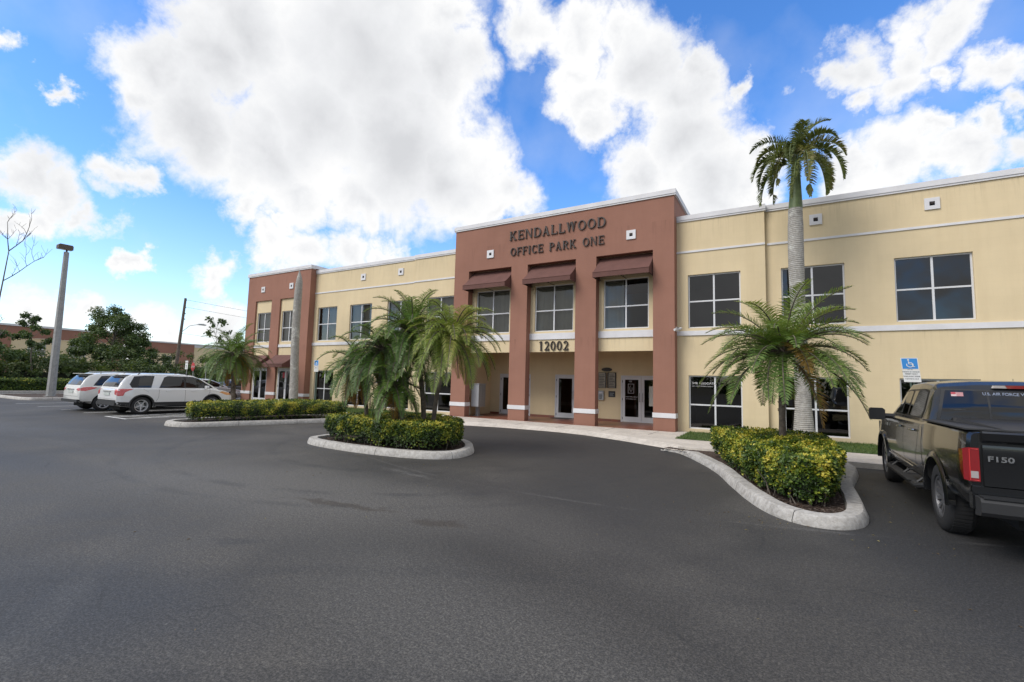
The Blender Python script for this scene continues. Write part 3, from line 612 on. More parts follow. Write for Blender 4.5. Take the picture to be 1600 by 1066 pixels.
# windows
def window(x0,x1,z0,z1,y,blind=None,split=.53,seed=0):
    """aluminium frame set in the reveal, pane and blind as sub-parts"""
    fr=MB(); w=.045; ya,yb=y-.01,y+.05; zm=z0+(z1-z0)*(1-split); xm=(x0+x1)/2
    fr.box(x0,x1,ya,yb,z1-w,z1); fr.box(x0,x1,ya,yb,z0,z0+w); fr.box(x0,x0+w,ya,yb,z0+w,z1-w); fr.box(x1-w,x1,ya,yb,z0+w,z1-w)
    fr.box(xm-w*.62,xm+w*.62,ya+.003,yb-.003,z0+w,z1-w)
    fr.box(x0+w,xm-w*.62,ya+.003,yb-.003,zm-w*.55,zm+w*.55); fr.box(xm+w*.62,x1-w,ya+.003,yb-.003,zm-w*.55,zm+w*.55)
    # sill lip
    o=bb(fr,'window',M['alu'])
    p=MB(); rg=random.Random(int(abs(x0)*100+z0*10))
    for (xa,xb) in ((x0+.02,xm),(xm,x1-.02)):
        for (za,zb) in ((z0+.02,zm),(zm,z1-.02)):
            e=[rg.uniform(-.0045,.0045) for _ in range(3)]; p.quad((xa,y+.02+e[0],za),(xb,y+.02+e[1],za),(xb,y+.02+e[2],zb),(xa,y+.02+e[0]+e[2]-e[1],zb))
    p.build('pane',M['glass_clear' if blind else 'glass'],o)
    if blind:
        rng=random.Random(seed); bl=MB(); a,b=x0+(x1-x0)*blind[0],x0+(x1-x0)*blind[1]; zz=z0+(z1-z0)*blind[2]
        n=int((b-a)/.085)
        for i in range(n):
            xx=a+(i+.5)*(b-a)/n; tw_=R(rng.uniform(18,40)); c,s_=math.cos(tw_)*.047,math.sin(tw_)*.047
            bl.quad((xx-c,y+.2-s_,zz),(xx+c,y+.2+s_,zz),(xx+c,y+.2+s_,z1-.03),(xx-c,y+.2-s_,z1-.03))
        bl.build('blind',M['blind'],o)
    return o
k=0
UPB={-23.4:(.0,1,.02),-20.7:(0,1,.0),-17.86:(0,1,.0),-15.13:(0,1,.0)}
for (wins,y) in ((winR1,Y1),(winR2,Y2),(winL1,L1),(winL2,L2)):
    for a,b in wins:
        window(a,b,*W_UP,y+.09,UPB.get(a),.50,k); k+=1
        window(a,b,*W_LO,y+.09,None,.55,k); k+=1
tb=[(0,1,.0),(0,1,.05),(0,.42,.0)]
for i,(c,d) in enumerate(tw): window(c,d,*ZW,YY+.07,tb[i],.55,50+i)
for i,(a,b) in enumerate(ltop):
    window(a+.14,b-.16,3.80,5.66,LY+.07,(0,1,0) if i==0 else (0,.8,0),.55,70+i)
# interior warm item behind the lower left windows (orange wall hangings seen inside)
# doors
def door_leaf(x0,x1,z0,z1,y,side,root=None,st=.12):
    d=MB(); d.box(x0,x0+st,y,y+.05,z0,z1); d.box(x1-st,x1,y,y+.05,z0,z1); d.box(x0+st,x1-st,y,y+.05,z1-.12,z1); d.box(x0+st,x1-st,y,y+.05,z0,z0+.22)
    o=bb(d,'door',M['alu'])
    p=MB(); p.quad((x0+st,y+.025,z0+.22),(x1-st,y+.025,z0+.22),(x1-st,y+.025,z1-.12),(x0+st,y+.025,z1-.12)); p.build('pane',M['glass'],o)
    h=MB(); hx=x1-st*.5 if side>0 else x0+st*.5
    h.tube([(hx,y-.002,z0+.88),(hx,y-.06,z0+.88),(hx,y-.075,z0+.93),(hx,y-.075,z0+1.17),(hx,y-.06,z0+1.22),(hx,y-.002,z0+1.22)],.013,8); h.build('handle',M['steel'],o,smooth=50)
    hg=MB(); hx=x0 if side>0 else x1
    for zz in (z0+.15,(z0+z1)/2,z1-.2): hg.box(hx-.018,hx+.018,y-.012,y+.0,zz-.05,zz+.05)
    for q_ in split_mb(hg): q_.build('hinge',M['bronze'],o)
    return o
def doorframe(x0,x1,z0,z1,y):
    f=MB(); f.box(x0,x0+.05,y-.01,y+.09,z0,z1); f.box(x1-.05,x1,y-.01,y+.09,z0,z1); f.box(x0+.05,x1-.05,y-.01,y+.09,z1-.05,z1); return bb(f,'door_frame',M['alu'])
D=[]
for i,(a,b) in enumerate(doors):
    doorframe(a,b,.13,2.12,YB+.01)
    if b-a>1.3:
        m_=(a+b)/2; D.append(door_leaf(a+.053,m_-.004,.14,2.065,YB+.02,1)); D.append(door_leaf(m_+.004,b-.053,.14,2.065,YB+.02,-1))
    else: D.append(door_leaf(a+.053,b-.053,.14,2.065,YB+.02,1))
for (a,b) in ltop:
    x0,x1=a+.10,b-.10; doorframe(x0,x1,.13,2.2,LY+.01); m_=(x0+x1)/2
    door_leaf(x0+.053,m_-.004,.14,2.145,LY+.02,1,st=.07); door_leaf(m_+.004,x1-.053,.14,2.145,LY+.02,-1,st=.07)
# lettering on the glass doors
dm=MB(); y=YB+.04; a=doors[2][0]
wall_text(dm,'102',a+.40,y,1.84,.10,.002,'CENTER')
cx=a+.43; 
for (x0,x1,z0,z1) in ((cx-.13,cx+.13,1.75,1.765),(cx-.13,cx+.13,1.36,1.375),(cx-.13,cx-.115,1.375,1.75),(cx+.115,cx+.13,1.375,1.75)): dm.box(x0,x1,y-.001,y+.001,z0,z1)
ring=[(cx+.055*math.sin(t_*PI/8)*.9,y,1.565+.12*math.cos(t_*PI/8)) for t_ in range(3,17)]
dm.tube(ring,.008,6); 
wall_text(dm,'CONSULTING GROUP',cx,y,1.19,.058,.002,'CENTER'); wall_text(dm,'OF FLORIDA, INC.',cx,y,1.10,.055,.002,'CENTER')
D[3].location; o=dm.build('glass_lettering',M['trim'],D[3])
dm=MB(); wall_text(dm,'SMR ASSOCIATES',winR1[0][0]+.1,Y1+.105,1.80,.105,.002); wall_text(dm,'CIVIL / ENVIRONMENTAL CONSULT',winR1[0][0]+.1,Y1+.105,1.72,.043,.002)
bb(dm,'glass_lettering',M['trim'])
pp=MB(); pp.box(doors[2][1]-.56,doors[2][1]-.28,YB+.036,YB+.042,.85,1.68); pp.build('paper_notice',simple('notice_paper',(.62,.63,.56),.7),D[4])
rs=MB(); rs.box(-25.95,-25.55,LY+.035,LY+.04,1.62,1.95); bb(rs,'red_door_sign',simple('sign_red',(.45,.03,.04),.6))
# awnings
def awning(x0,x1,zt,yb,yf,zf,val):
    mb=MB(); n=8; vs=[]
    pr=[(yb,zt)]+[(yb+(yf-yb)*t,zt+(zf-zt)*t-.05*math.sin(PI*t)) for t in [i/n for i in range(1,n+1)]]+[(yf,zf-val)]
    # skin with a slight sag between ribs
    m=24
    for j_ in range(m+1):
        x=x0+(x1-x0)*j_/m
        for i,(y_,z_) in enumerate(pr):
            sag=.012*math.sin(j_/m*PI*4)**2 if 0<i<len(pr)-1 else 0; vs.append((x,y_,z_-sag))
    k_=len(pr)
    mb.add(vs,[(a*k_+i,(a+1)*k_+i,(a+1)*k_+i+1,a*k_+i+1) for a in range(m) for i in range(k_-1)])
    for x in (x0,x1):
        mb.add([(x,y_,z_) for y_,z_ in pr]+[(x,yb,zf-val)],[tuple(range(k_+1))])
    mb.tube([(x0,yf,zf),(x1,yf,zf)],.012,6); mb.tube([(x0,yf,zf-val),(x1,yf,zf-val)],.010,6)
    return mb
def aw(x0,x1,zt,yb,yf,zf,val):
    o=bb(awning(x0,x1,zt,yb,yf,zf,val),'awning',M['awning'],smooth=35)
    f=MB()
    for x in (x0+.04,(x0+x1)/2,x1-.04): f.tube([(x,yb,zt-.06),(x,yf+.03,zf-.05)],.014,6); f.tube([(x,yb,zf-val+.03),(x,yf+.03,zf-val+.03)],.014,6)
    f.build('awning_frame',M['bronze'],o); return o
for a,b in tops: aw(a+.03,b-.03,6.70,YY-.005,16.66,5.96,.19)
for a,b in ltop: aw(a-.12,b+.10,2.98,YT-.01,16.35,2.42,.18)
# small white vents with a dark hooded light
for (x,z,y) in ((-11.27,7.39,YT),(-4.93,7.39,YT),(3.86,7.28,Y2),(.97,7.25,Y2),(-19.75,7.22,L2),(-17.0,7.24,L2),(-28.29,7.12,YT),(-25.45,7.13,YT)):
    v=MB(); s_=.175; h=.062
    v.box(x-s_,x+s_,y-.04,y-.001,z+h,z+s_); v.box(x-s_,x+s_,y-.04,y-.001,z-s_,z-h); v.box(x-s_,x-h,y-.04,y-.001,z-h,z+h); v.box(x+h,x+s_,y-.04,y-.001,z-h,z+h)
    o=bb(v,'wall_vent',M['trim']); d=MB(); d.box(x-h,x+h,y-.008,y-.0015,z-h,z+h,0); d.box(x-.045,x+.045,y-.055,y-.008,z-.01,z+.05,1); d.build('vent_hood',[M['dark'],M['bronze']],o)
# serif letters
def serif(ch,w):
    """polygons for a bold roman capital, unit height, width w -> list of polys (x,z); overlaps allowed"""
    S=.17; T=.075; sf=.055; P=[]
    def box(a,b,c,d): P.append([(a,c),(b,c),(b,d),(a,d)])
    def stem(x,z0=0,z1=1,s=S,lo=True,hi=True):
        box(x,x+s,z0,z1)
        if lo: box(x-.06,x+s+.06,z0,z0+sf)
        if hi: box(x-.06,x+s+.06,z1-sf,z1)
    def diag(x0,z0,x1,z1,t): P.append([(x0,z0),(x0+t,z0),(x1+t,z1),(x1,z1)])
    def ring(cx,cz,rx,rz,a0,a1,thx=S,thz=T,n=20):
        for i in range(n):
            q=[]
            t0,t1=a0+(a1-a0)*i/n,a0+(a1-a0)*(i+1)/n
            for t,(u,v) in ((t0,(rx,rz)),(t1,(rx,rz)),(t1,(rx-thx,rz-thz)),(t0,(rx-thx,rz-thz))): q.append((cx+u*math.cos(t),cz+v*math.sin(t)))
            P.append(q)
    if ch=='K': stem(.08); diag(.27,.40,w-.30,1-sf,.10); diag(w-.27,sf,.30,.55,.17); box(w-.40,w-.08,1-sf,1); box(w-.36,w,0,sf)
    elif ch=='E': stem(.08); box(.2,w-.02,0,T); box(.2,w-.04,1-T,1); box(.2,w-.16,.48,.48+T); box(w-.09,w-.02,0,.24); box(w-.10,w-.04,.78,1); box(w-.2,w-.16,.40,.62)
    elif ch=='F': stem(.08); box(.2,w-.02,1-T,1); box(.2,w-.14,.48,.48+T); box(w-.09,w-.02,.76,1); box(w-.18,w-.14,.40,.62)
    elif ch=='L': stem(.08); box(.2,w-.02,0,T); box(w-.09,w-.02,0,.26)
    elif ch=='I': stem(w/2-S/2)
    elif ch=='N': stem(.09,s=.085,hi=False); box(.0,.24,1-sf,1); P.append([(w-.24,0),(w-.10,0),(.28,1-.0),(.10,1-.0)]); stem(w-.19,s=.085,lo=False)
    elif ch=='D': stem(.08); ring(w-.46,.5,.44,.5,-PI/2,PI/2); box(.2,w-.44,0,T); box(.2,w-.44,1-T,1)
    elif ch=='A': diag(.10,0,w/2-.06,1,.07); P.append([(w-.28,0),(w-.08,0),(w/2+.06,1),(w/2-.10,1)]); box(.2,w-.25,.30,.30+T); box(0,.27,0,sf); box(w-.36,w,0,sf)
    elif ch=='W': 
        for x in (.06,w/2-.04): P.append([(x+.20,0),(x+.29,0),(x+.17,1),(x,1)])
        for x in (.26,w/2+.16): P.append([(x,0),(x+.06,0),(x+.27,1),(x+.20,1)])
        box(0,.26,1-sf,1); box(w/2-.12,w/2+.16,1-sf,1); box(w-.24,w,1-sf,1)
    elif ch=='O' or ch=='0': ring(w/2,.5,w/2-.02,.5,0,2*PI,S if ch=='O' else .15,n=36)
    elif ch=='C': ring(w/2+.02,.5,w/2-.02,.5,R(48),R(318),n=30); box(w-.10,w-.04,.70,.98); box(w-.10,w-.05,.05,.22)
    elif ch=='P' or ch=='R':
        stem(.08); ring(w-.36 if ch=='P' else w-.42,.74,.32,.26,-PI/2,PI/2,n=16); e=w-.34 if ch=='P' else w-.40; box(.2,e,.48,.48+T); box(.2,e,1-T,1)
        if ch=='R': diag(w-.24,0,w-.52,.50,.17); box(w-.22,w,0,sf)
    elif ch=='1': stem(w/2-.08,hi=False); P.append([(w/2-.26,.84),(w/2-.06,.90),(w/2-.04,1),(w/2-.24,.88)])
    elif ch=='2': 
        ring(w/2,.70,w/2-.04,.30,R(-35),R(165),.14,.07,n=20); P.append([(.03,0),(.22,0.1),(w-.08,.56),(w-.20,.58)]); box(.03,w-.03,0,.13); box(w-.08,w-.03,0,.24); P.append([(.04,.76),(.16,.72),(.18,.80),(.06,.86)])
    return P
WID={'K':.92,'E':.80,'N':.92,'D':.92,'A':.90,'L':.76,'W':1.15,'O':.92,'F':.74,'I':.40,'C':.84,'P':.78,'R':.86,' ':.62,'1':.55,'2':.62,'0':.64}
def lettering(txt,x0,x1,z,h,y,name,mat):
    gap=.14 if h>.3 and ' ' not in txt else .16; tot=sum(WID[c] for c in txt)+gap*(len(txt)-1); sx=(x1-x0)/tot; x=x0; mb=MB(); e=0
    for c in txt:
        for i,p in enumerate(serif(c,WID[c])):
            e=(e+1)%7; mb.prism([(x+px*sx,z+pz*h) for px,pz in p],y-.055-.0006*e,y-.012,'y')
        x+=(WID[c]+gap)*sx
    return bb(mb,name,mat,fix=True)
lettering('KENDALLWOOD',-10.28,-5.92,7.86,.40,YT,'sign_lettering',M['bronze'])
lettering('OFFICE PARK ONE',-10.22,-5.98,7.17,.345,YT,'sign_lettering',M['bronze'])
lettering('12002',-8.92,-7.58,3.055,.39,YY,'street_number',M['bronze'])
# plinth line of the walls (slightly darker render at ground) not visible
# ---- things fixed to or standing by the building ----
r=thing('directory_board','dark framed two-panel tenant directory with an oval crest on the porch wall','directory board',(-6.8,YB-.001,1.5))
def rel(mb,name,mats,root,**kw):
    if name in('mailbox_door','name_plate'):
        mt=mats
        for q_ in split_mb(mb,.001): o=q_.build(name,mt,root,**kw); o.location=-Vector(root.location)
        return
    o=mb.build(name,mats,root,**kw); o.location=-Vector(root.location); return o
M['brass']=simple('aged_brass_panel',(.26,.22,.17),.4,metal=.5,var=.2,scale=8)
for (a,b) in ((-7.19,-6.87),(-6.74,-6.43)):
    f=MB(); y=YB-.002; f.box(a-.04,a,y-.05,y,1.56,2.24); f.box(b,b+.04,y-.05,y,1.56,2.24); f.box(a,b,y-.04,y,1.56,1.58); f.box(a,b,y-.04,y,2.22,2.24); rel(f,'frame',M['bronze'],r)
    p=MB(); p.box(a,b,y-.025,y-.001,1.58,2.22); 
    rel(p,'panel',M['brass'],r)
    l=MB()
    for i in range(8): l.box(a+.03,b-.03-(i%3)*.03,y-.030,y-.0255,1.63+i*.07,1.655+i*.07)
    rel(l,'name_plate',M['bronze'],r)
f=MB(); f.prism([(-6.81+.235*math.cos(t),2.37+.085*math.sin(t)) for t in [i*PI/14 for i in range(28)]],YB-.05,YB-.002,'y'); rel(f,'crest',M['bronze'],r)
r=thing('intercom','grey wall intercom box with keypad under the directory board','intercom',(-7.07,YB-.001,1.2))
f=MB(); f.box(-7.2,-6.93,YB-.09,YB-.002,1.03,1.43); rel(f,'casing',M['steel'],r); f=MB(); f.box(-7.15,-6.98,YB-.094,YB-.0905,1.32,1.38); rel(f,'display',M['trim'],r)
f=MB()
for i in range(4):
    for j_ in range(3): f.box(-7.14+j_*.055,-7.105+j_*.055,YB-.098,YB-.0905,1.08+i*.05,1.11+i*.05)
rel(f,'keypad',M['black'],r)
r=thing('notice_plaque','small square black plaque right of the intercom','plaque',(-6.58,YB-.001,1.3))
f=MB(); f.box(-6.73,-6.43,YB-.02,YB-.002,1.17,1.43); rel(f,'plate',M['black'],r); f=MB(); f.box(-6.68,-6.48,YB-.023,YB-.0205,1.33,1.35); f.box(-6.68,-6.52,YB-.023,YB-.0205,1.27,1.285); f.box(-6.68,-6.5,YB-.023,YB-.0205,1.22,1.235); rel(f,'engraving',M['steel'],r)
r=thing('doorbell_box','small black call box on the porch wall right of the mailboxes','call box',(-12.89,19.3,1.45)); f=MB(); f.box(-12.899,-12.86,19.25,19.35,1.36,1.52); rel(f,'casing',M['black'],r); f=MB(); f.box(-12.86,-12.855,19.28,19.32,1.40,1.43); rel(f,'button',M['steel'],r)
r=thing('security_camera','small white bullet camera on the right pier of the central tower','camera',(-3.36,17.3,3.72))
f=MB(); f.box(-3.358,-3.33,17.25,17.35,3.66,3.78); rel(f,'mount',M['trim'],r); f=MB(); f.tube([(-3.335,17.3,3.70),(-3.24,17.24,3.66),(-3.24,17.22,3.72)],.012,6); rel(f,'arm',M['trim'],r)
f=MB(); f.tube([(-3.18,17.32,3.77),(-3.34,17.0,3.69)],.042,12); f.box(-.045,.045,-.16,.22,.045,.05,0,Matrix.Translation((-3.26,17.14,3.735))); rel(f,'housing',M['trim'],r,smooth=40)
# cluster mailbox
r=thing('cluster_mailbox','grey pedestal mailbox cluster standing on the porch by the left pier','mailbox',(-12.15,17.95,.128))
f=MB(); f.box(-12.46,-12.06,17.7,18.26,.56,1.58); f.box(-12.49,-12.03,17.67,18.29,1.58,1.61); rel(f,'cabinet',simple('mailbox_grey',(.40,.41,.42),.5,metal=.2,var=.06),r)
f=MB()
for j_ in range(3):
    for i in range(8 if j_<2 else 5):
        h=.118 if j_<2 else .19; f.box(-12.06,-12.052,17.725+j_*.178,17.725+j_*.178+.165,.60+i*(h+.004),.60+i*(h+.004)+h-.006)
rel(f,'mailbox_door',simple('mailbox_door_grey',(.33,.34,.34),.45,metal=.4),r)
f=MB(); f.box(-12.33,-12.19,17.9,18.06,.128,.56); f.box(-12.42,-12.10,17.8,18.16,.128,.145); rel(f,'pedestal',M['steel'],r)
r=tag(MB().box(-9.25,-8.4,YB-.62,YB-.08,.129,.145).build('doormat',M['black']),'flat dark doormat before the single glass door','doormat')
r=tag(MB().box(-12.75,-12.62,17.75,17.88,.128,.52).box(-12.77,-12.60,17.73,17.90,.50,.56).build('utility_box',simple('beige_plastic',(.5,.45,.33),.6)),'low beige utility box squeezed between left pier and mailboxes','utility box')
# ---------------- vehicles ----------------
def paint(name,col,metal=.0,rough=.35,coat=1):
    return simple(name,col,rough,metal,.5,coat)
M['white_paint']=paint('white_car_paint',(.70,.70,.69)); M['pearl_paint']=paint('pearl_white_paint',(.66,.66,.63))
M['truck_paint']=paint('graphite_truck_paint',(.006,.0065,.0075),.0,.22,.55); M['blue_paint']=paint('dark_blue_paint',(.015,.022,.045),.4); M['silver_paint']=paint('pale_silver_paint',(.50,.51,.52),.3)
M['carglass']=glass_mat('car_glass',(.10,.11,.11),1.6); M['carglass_clear']=glass_mat('car_glass_clear',(.45,.5,.48),1.55)
M['cladding']=simple('black_cladding',(.022,.022,.023),.6,bumps=.1); M['chrome']=simple('chrome',(.72,.72,.73),.16,1); M['alloy']=simple('alloy_wheel',(.60,.60,.61),.32,.35)
M['tail']=simple('red_lens',(.20,.004,.007),.12,0,.6,1); M['tail_wagon']=simple('bright_red_lens_cover',(.50,.03,.035),.12,0,.6,1); M['lensclear']=simple('clear_lens',(.40,.36,.35),.15,.2,.6,1); M['amber']=simple('amber_lens',(.65,.30,.12),.2,0,.5,1)
M['plate']=simple('number_plate',(.45,.48,.45),.5,var=.25,scale=25); M['seam']=simple('panel_gap',(.008,.008,.008),.8)
M['well']=simple('wheel_well',(.010,.010,.010),.9)
def loft(stations):
    mb=MB(); k=len(stations[0][1]); vs=[]; n=2*k
    for y,h in stations:
        vs+=[(x,y,z) for x,z in h]+[(-x,y,z) for x,z in reversed(h)]
    fs=[(a*n+i,a*n+(i+1)%n,(a+1)*n+(i+1)%n,(a+1)*n+i) for a in range(len(stations)-1) for i in range(n)]
    fs+=[tuple(range(n-1,-1,-1)),tuple((len(stations)-1)*n+i for i in range(n))]
    return mb.add(vs,fs)
def interp(tab,y):
    if y<=tab[0][0]: return tab[0][1:]
    for a,b in zip(tab,tab[1:]):
        if y<=b[0]:
            t=(y-a[0])/(b[0]-a[0]); return tuple(p+(q-p)*t for p,q in zip(a[1:],b[1:]))
    return tab[-1][1:]
def smoothtab(tab,n):
    """cubic through table rows -> n stations"""
    ys=[tab[0][0]+(tab[-1][0]-tab[0][0])*i/n for i in range(n+1)]; ys=sorted(set([round(v,4) for v in ys]+[round(t[0],4) for t in tab]))
    return [(y,)+tuple(interp(tab,y)) for y in ys]
def lower_sec(w,zb,zt,sh=.05,crown=.015):
    m=(zb+zt)/2; H=zt-zb
    return [(0,zb),(w*.80,zb),(w*.93,zb+.02),(w*.975,zb+H*.12),(w*.992,zb+H*.3),(w,zb+H*.5),(w*.996,zb+H*.68),(w*.985,zb+H*.80),(w*.985-sh*.25,zt-.035),(w*.985-sh*.7,zt-.008),(w*.985-sh*1.6,zt),(w*.6,zt+crown*.7),(0,zt+crown)]
def upper_sec(wb,wr,zb,zr,c=.03):
    H=zr-zb; P=[(0,zb),(wb,zb)]
    for t in (.25,.5,.75,.88): P.append((wb+(wr-wb)*(t**1.25),zb+H*t*.96))
    P+= [(wr-.015,zb+H*.955),(wr-.06,zb+H*.985),(wr-.15,zr),(wr*.5,zr+c*.8),(0,zr+c)]; return P
class Car:
    def __init__(s,name,label,loc,rz,paintm,group=None,cat='car'):
        s.root=thing(name,label,cat,loc,rz,group); s.pm=paintm; s.bv=None
    def body(s,lower,upper,arches,wr,well=.36):
        """lower rows: y,w,zb,zt ; upper rows: y,wb,wr,zb,zr"""
        A=loft([(r[0],lower_sec(*r[1:4])) for r in smoothtab(lower,40)])
        lo=A.build('body',[s.pm,M['well']],smooth=30,fix=True)
        B=loft([(r[0],upper_sec(*r[1:5])) for r in smoothtab(upper,24)]); up=B.build('upper',[s.pm,M['well']],smooth=30,fix=True)
        cut=MB(); 
        for y in arches:
            for sx in (-1,1): 
                prof=[(sx*(lower[len(lower)//2][1]-well),0),(sx*(lower[len(lower)//2][1]-well),wr),(sx*1.3,wr),(sx*1.3,0)]
                cut.lathe(prof,40,1,'x',Matrix.Translation((0,y,s.rz_w)))
        cu=cut.build('cut',[s.pm,M['well']],fix=True)
        for o_,op in ((cu,'DIFFERENCE'),(up,'UNION')):
            md=lo.modifiers.new('b','BOOLEAN'); md.object=o_; md.operation=op; md.solver='EXACT'
        me=evalmesh(lo); old=lo.data; lo.modifiers.clear(); lo.data=me
        for o_ in (cu,up): d=o_.data; bpy.data.objects.remove(o_); bpy.data.meshes.remove(d)
        me.polygons.foreach_set('use_smooth',[True]*len(me.polygons)); me.set_sharp_from_angle(angle=R(28)); 
        lo.name='body'; lo.parent=s.root; s.bo=lo
        bm=bmesh.new(); bm.from_mesh(me); s.bv=BVHTree.FromBMesh(bm); bm.free(); return lo
    def decal(s,name,poly,face,mat,eps=.004,parent=None,step=.06,thick=0,mirror=False,both=False,build=True,mb=None):
        if both and build:
            for fc in 'LR': s.decal(name,poly,fc,mat,eps,parent,step,thick)
            return
        """poly in (a,b): face 'L'/'R' -> (y,z); 'B'(rear)/'F' -> (x,z); 'T' -> (x,y)"""
        mb_=mb if mb is not None else MB()
        for fc in ((['L','R'] if both else [face])):
            bm=bmesh.new(); vs=[bm.verts.new((p[0],p[1],0)) for p in poly]; bm.faces.new(vs)
            xs=[p[0] for p in poly]; ys=[p[1] for p in poly]
            for ax,lo_,hi in ((0,min(xs),max(xs)),(1,min(ys),max(ys))):
                n=int((hi-lo_)/step)
                for i in range(1,n+1):
                    c=lo_+(hi-lo_)*i/(n+1); co=(c,0,0) if ax==0 else (0,c,0); no=(1,0,0) if ax==0 else (0,1,0)
                    bmesh.ops.bisect_plane(bm,geom=bm.verts[:]+bm.edges[:]+bm.faces[:],plane_co=co,plane_no=no)
            out=[];ok=True
            for v in bm.verts:
                a,b=v.co.x,v.co.y
                o,d={'R':(Vector((3,a,b)),Vector((-1,0,0))),'L':(Vector((-3,a,b)),Vector((1,0,0))),'B':(Vector((a,-4,b)),Vector((0,1,0))),'F':(Vector((a,10,b)),Vector((0,-1,0))),'T':(Vector((a,b,5)),Vector((0,0,-1)))}[fc]
                h,nr,_,_=s.bv.ray_cast(o,d)
                if h is None: h=o+d*2; nr=-d
                if nr.dot(d)>0: nr=-nr
                out.append(h+(nr*.5-d*.5).normalized()*(eps+thick))
            bm.verts.index_update(); fs=[tuple(v.index for v in f.verts) for f in bm.faces]; bm.free()
            nn=Vector()
            for f in fs: a_=(out[f[1]]-out[f[0]]).cross(out[f[2]]-out[f[1]]); nn+=a_
            if nn.dot(d)>0: fs=[tuple(reversed(f)) for f in fs]
            mb_.add(out,fs)
        if not build: return mb_
        o=mb_.build(name,mat,parent or s.root,smooth=60,fix=False); return o
    def seam(s,pts,face,mb,w=.009,both=False):
        for a,b in zip(pts,pts[1:]):
            a=Vector(a);b=Vector(b); d=(b-a).normalized(); n=Vector((-d.y,d.x))*w/2
            s.decal('',[tuple(a+n),tuple(a-n),tuple(b-n),tuple(b+n)],face,None,.002,step=.08,both=both,build=False,mb=mb)
    def wheels(s,ys,xo,r,rim,width=.24,spokes=10,dark=False):
        for y in ys:
            for sx in (-1,1):
                w=MB(); w.lathe([(sx*(xo-.13),0),(sx*(xo-.13),rim*.62),(sx*(xo-.15),rim*.62),(sx*(xo-.15),0)],20); wo=w.build('wheel',M['steel'],s.root,smooth=40,loc=(0,y,r))
                t=MB(); xi=xo-width
                t.lathe([(sx*a,q) for a,q in ((xo-.02,rim),(xo-.004,rim+.012),(xo,rim+(r-rim)*.45),(xo-.012,r-.025),(xo-.035,r-.005),(xo-.06,r),(xi+.05,r),(xi+.01,r-.03),(xi,rim+.03),(xi+.03,rim-.01))],36)
                for k in range(48):  # tread blocks
                    a=2*PI*k/48; c_,q_=math.cos(a),math.sin(a); Mx=Matrix.Rotation(a,4,'X'); t.box(min(sx*(xo-.055),sx*(xi+.05)),max(sx*(xo-.055),sx*(xi+.05)),-.016,.016,r-.003,r+.004,0,Mx)
                t.build('tyre',M['rubber'],wo,smooth=40)
                q=MB(); q.lathe([(sx*(xo-.17),rim*.93),(sx*(xo-.04),rim*.96),(sx*(xo-.018),rim*1.0),(sx*(xo-.022),rim*.93),(sx*(xo-.17),rim*.88)],36)
                q.lathe([(sx*(xo-.05),0),(sx*(xo-.045),rim*.14),(sx*(xo-.06),rim*.20),(sx*(xo-.12),rim*.24)],20)
                for k in range(spokes):
                    a=2*PI*(k+.5)/spokes; Mx=Matrix.Rotation(a,4,'X'); x0,x1=sorted((sx*(xo-.105),sx*(xo-.06))); w1,w2=rim*.10,rim*.085
                    xa,xb=sorted((sx*(xo-.095),sx*(xo-.03)))
                    q.add([(x0,-w1,rim*.15),(x1,-w1*.7,rim*.15),(x1,w1*.7,rim*.15),(x0,w1,rim*.15),(xa,-w2,rim*.95),(xb,-w2*.6,rim*.95),(xb,w2*.6,rim*.95),(xa,w2,rim*.95)],[(0,3,2,1),(4,5,6,7),(0,1,5,4),(1,2,6,5),(2,3,7,6),(3,0,4,7)],0,None,Mx)
                q.build('rim',M['alloy'],wo,smooth=35,fix=True)
                b=MB(); b.lathe([(sx*(xo-.165),0),(sx*(xo-.165),rim*.9)],28); b.build('brake_disc',M['cladding'],wo)
# ---- dark pickup, nearest vehicle ----
c=Car('pickup_truck','dark graphite crew-cab pickup parked beside the long planted island',(2.62,6.72,0),0,M['truck_paint'],cat='pickup truck'); c.rz_w=.41
c.body([(0.02,.975,.62,1.30),(.06,1.0,.60,1.31),(.25,1.01,.52,1.315),(1.75,1.015,.50,1.315),(1.9,1.015,.48,1.30),(3.9,1.015,.46,1.29),(4.55,1.01,.46,1.27),(5.2,.99,.46,1.21),(5.6,.96,.46,1.16),(5.78,.90,.48,1.08),(5.86,.84,.55,.95)],
 [(1.84,.955,.95,1.20,1.24),(1.87,.955,.88,1.20,1.48),(1.97,.955,.80,1.20,1.80),(2.10,.955,.785,1.20,1.850),(2.8,.96,.79,1.20,1.875),(3.5,.96,.785,1.20,1.855),(3.8,.95,.77,1.20,1.79),(4.2,.95,.80,1.20,1.56),(4.62,.94,.88,1.20,1.30),(4.75,.93,.90,1.20,1.22)],(1.24,4.92),.475)
# bed cavity
bo=c.bo; cut=MB().box(-.84,.84,.10,1.80,.80,1.5,1).build('cut',[M['truck_paint'],M['cladding']],fix=True)
md=bo.modifiers.new('b','BOOLEAN'); md.object=cut; md.operation='DIFFERENCE'; me=evalmesh(bo); bo.modifiers.clear(); bo.data=me; d=cut.data; bpy.data.objects.remove(cut)
me.polygons.foreach_set('use_smooth',[True]*len(me.polygons)); me.set_sharp_from_angle(angle=R(28))
_al=M['alloy']; M['alloy']=simple('dark_alloy_wheel',(.22,.22,.23),.35,.7); c.wheels((1.24,4.92),.985,.41,.25,.27,12); M['alloy']=_al
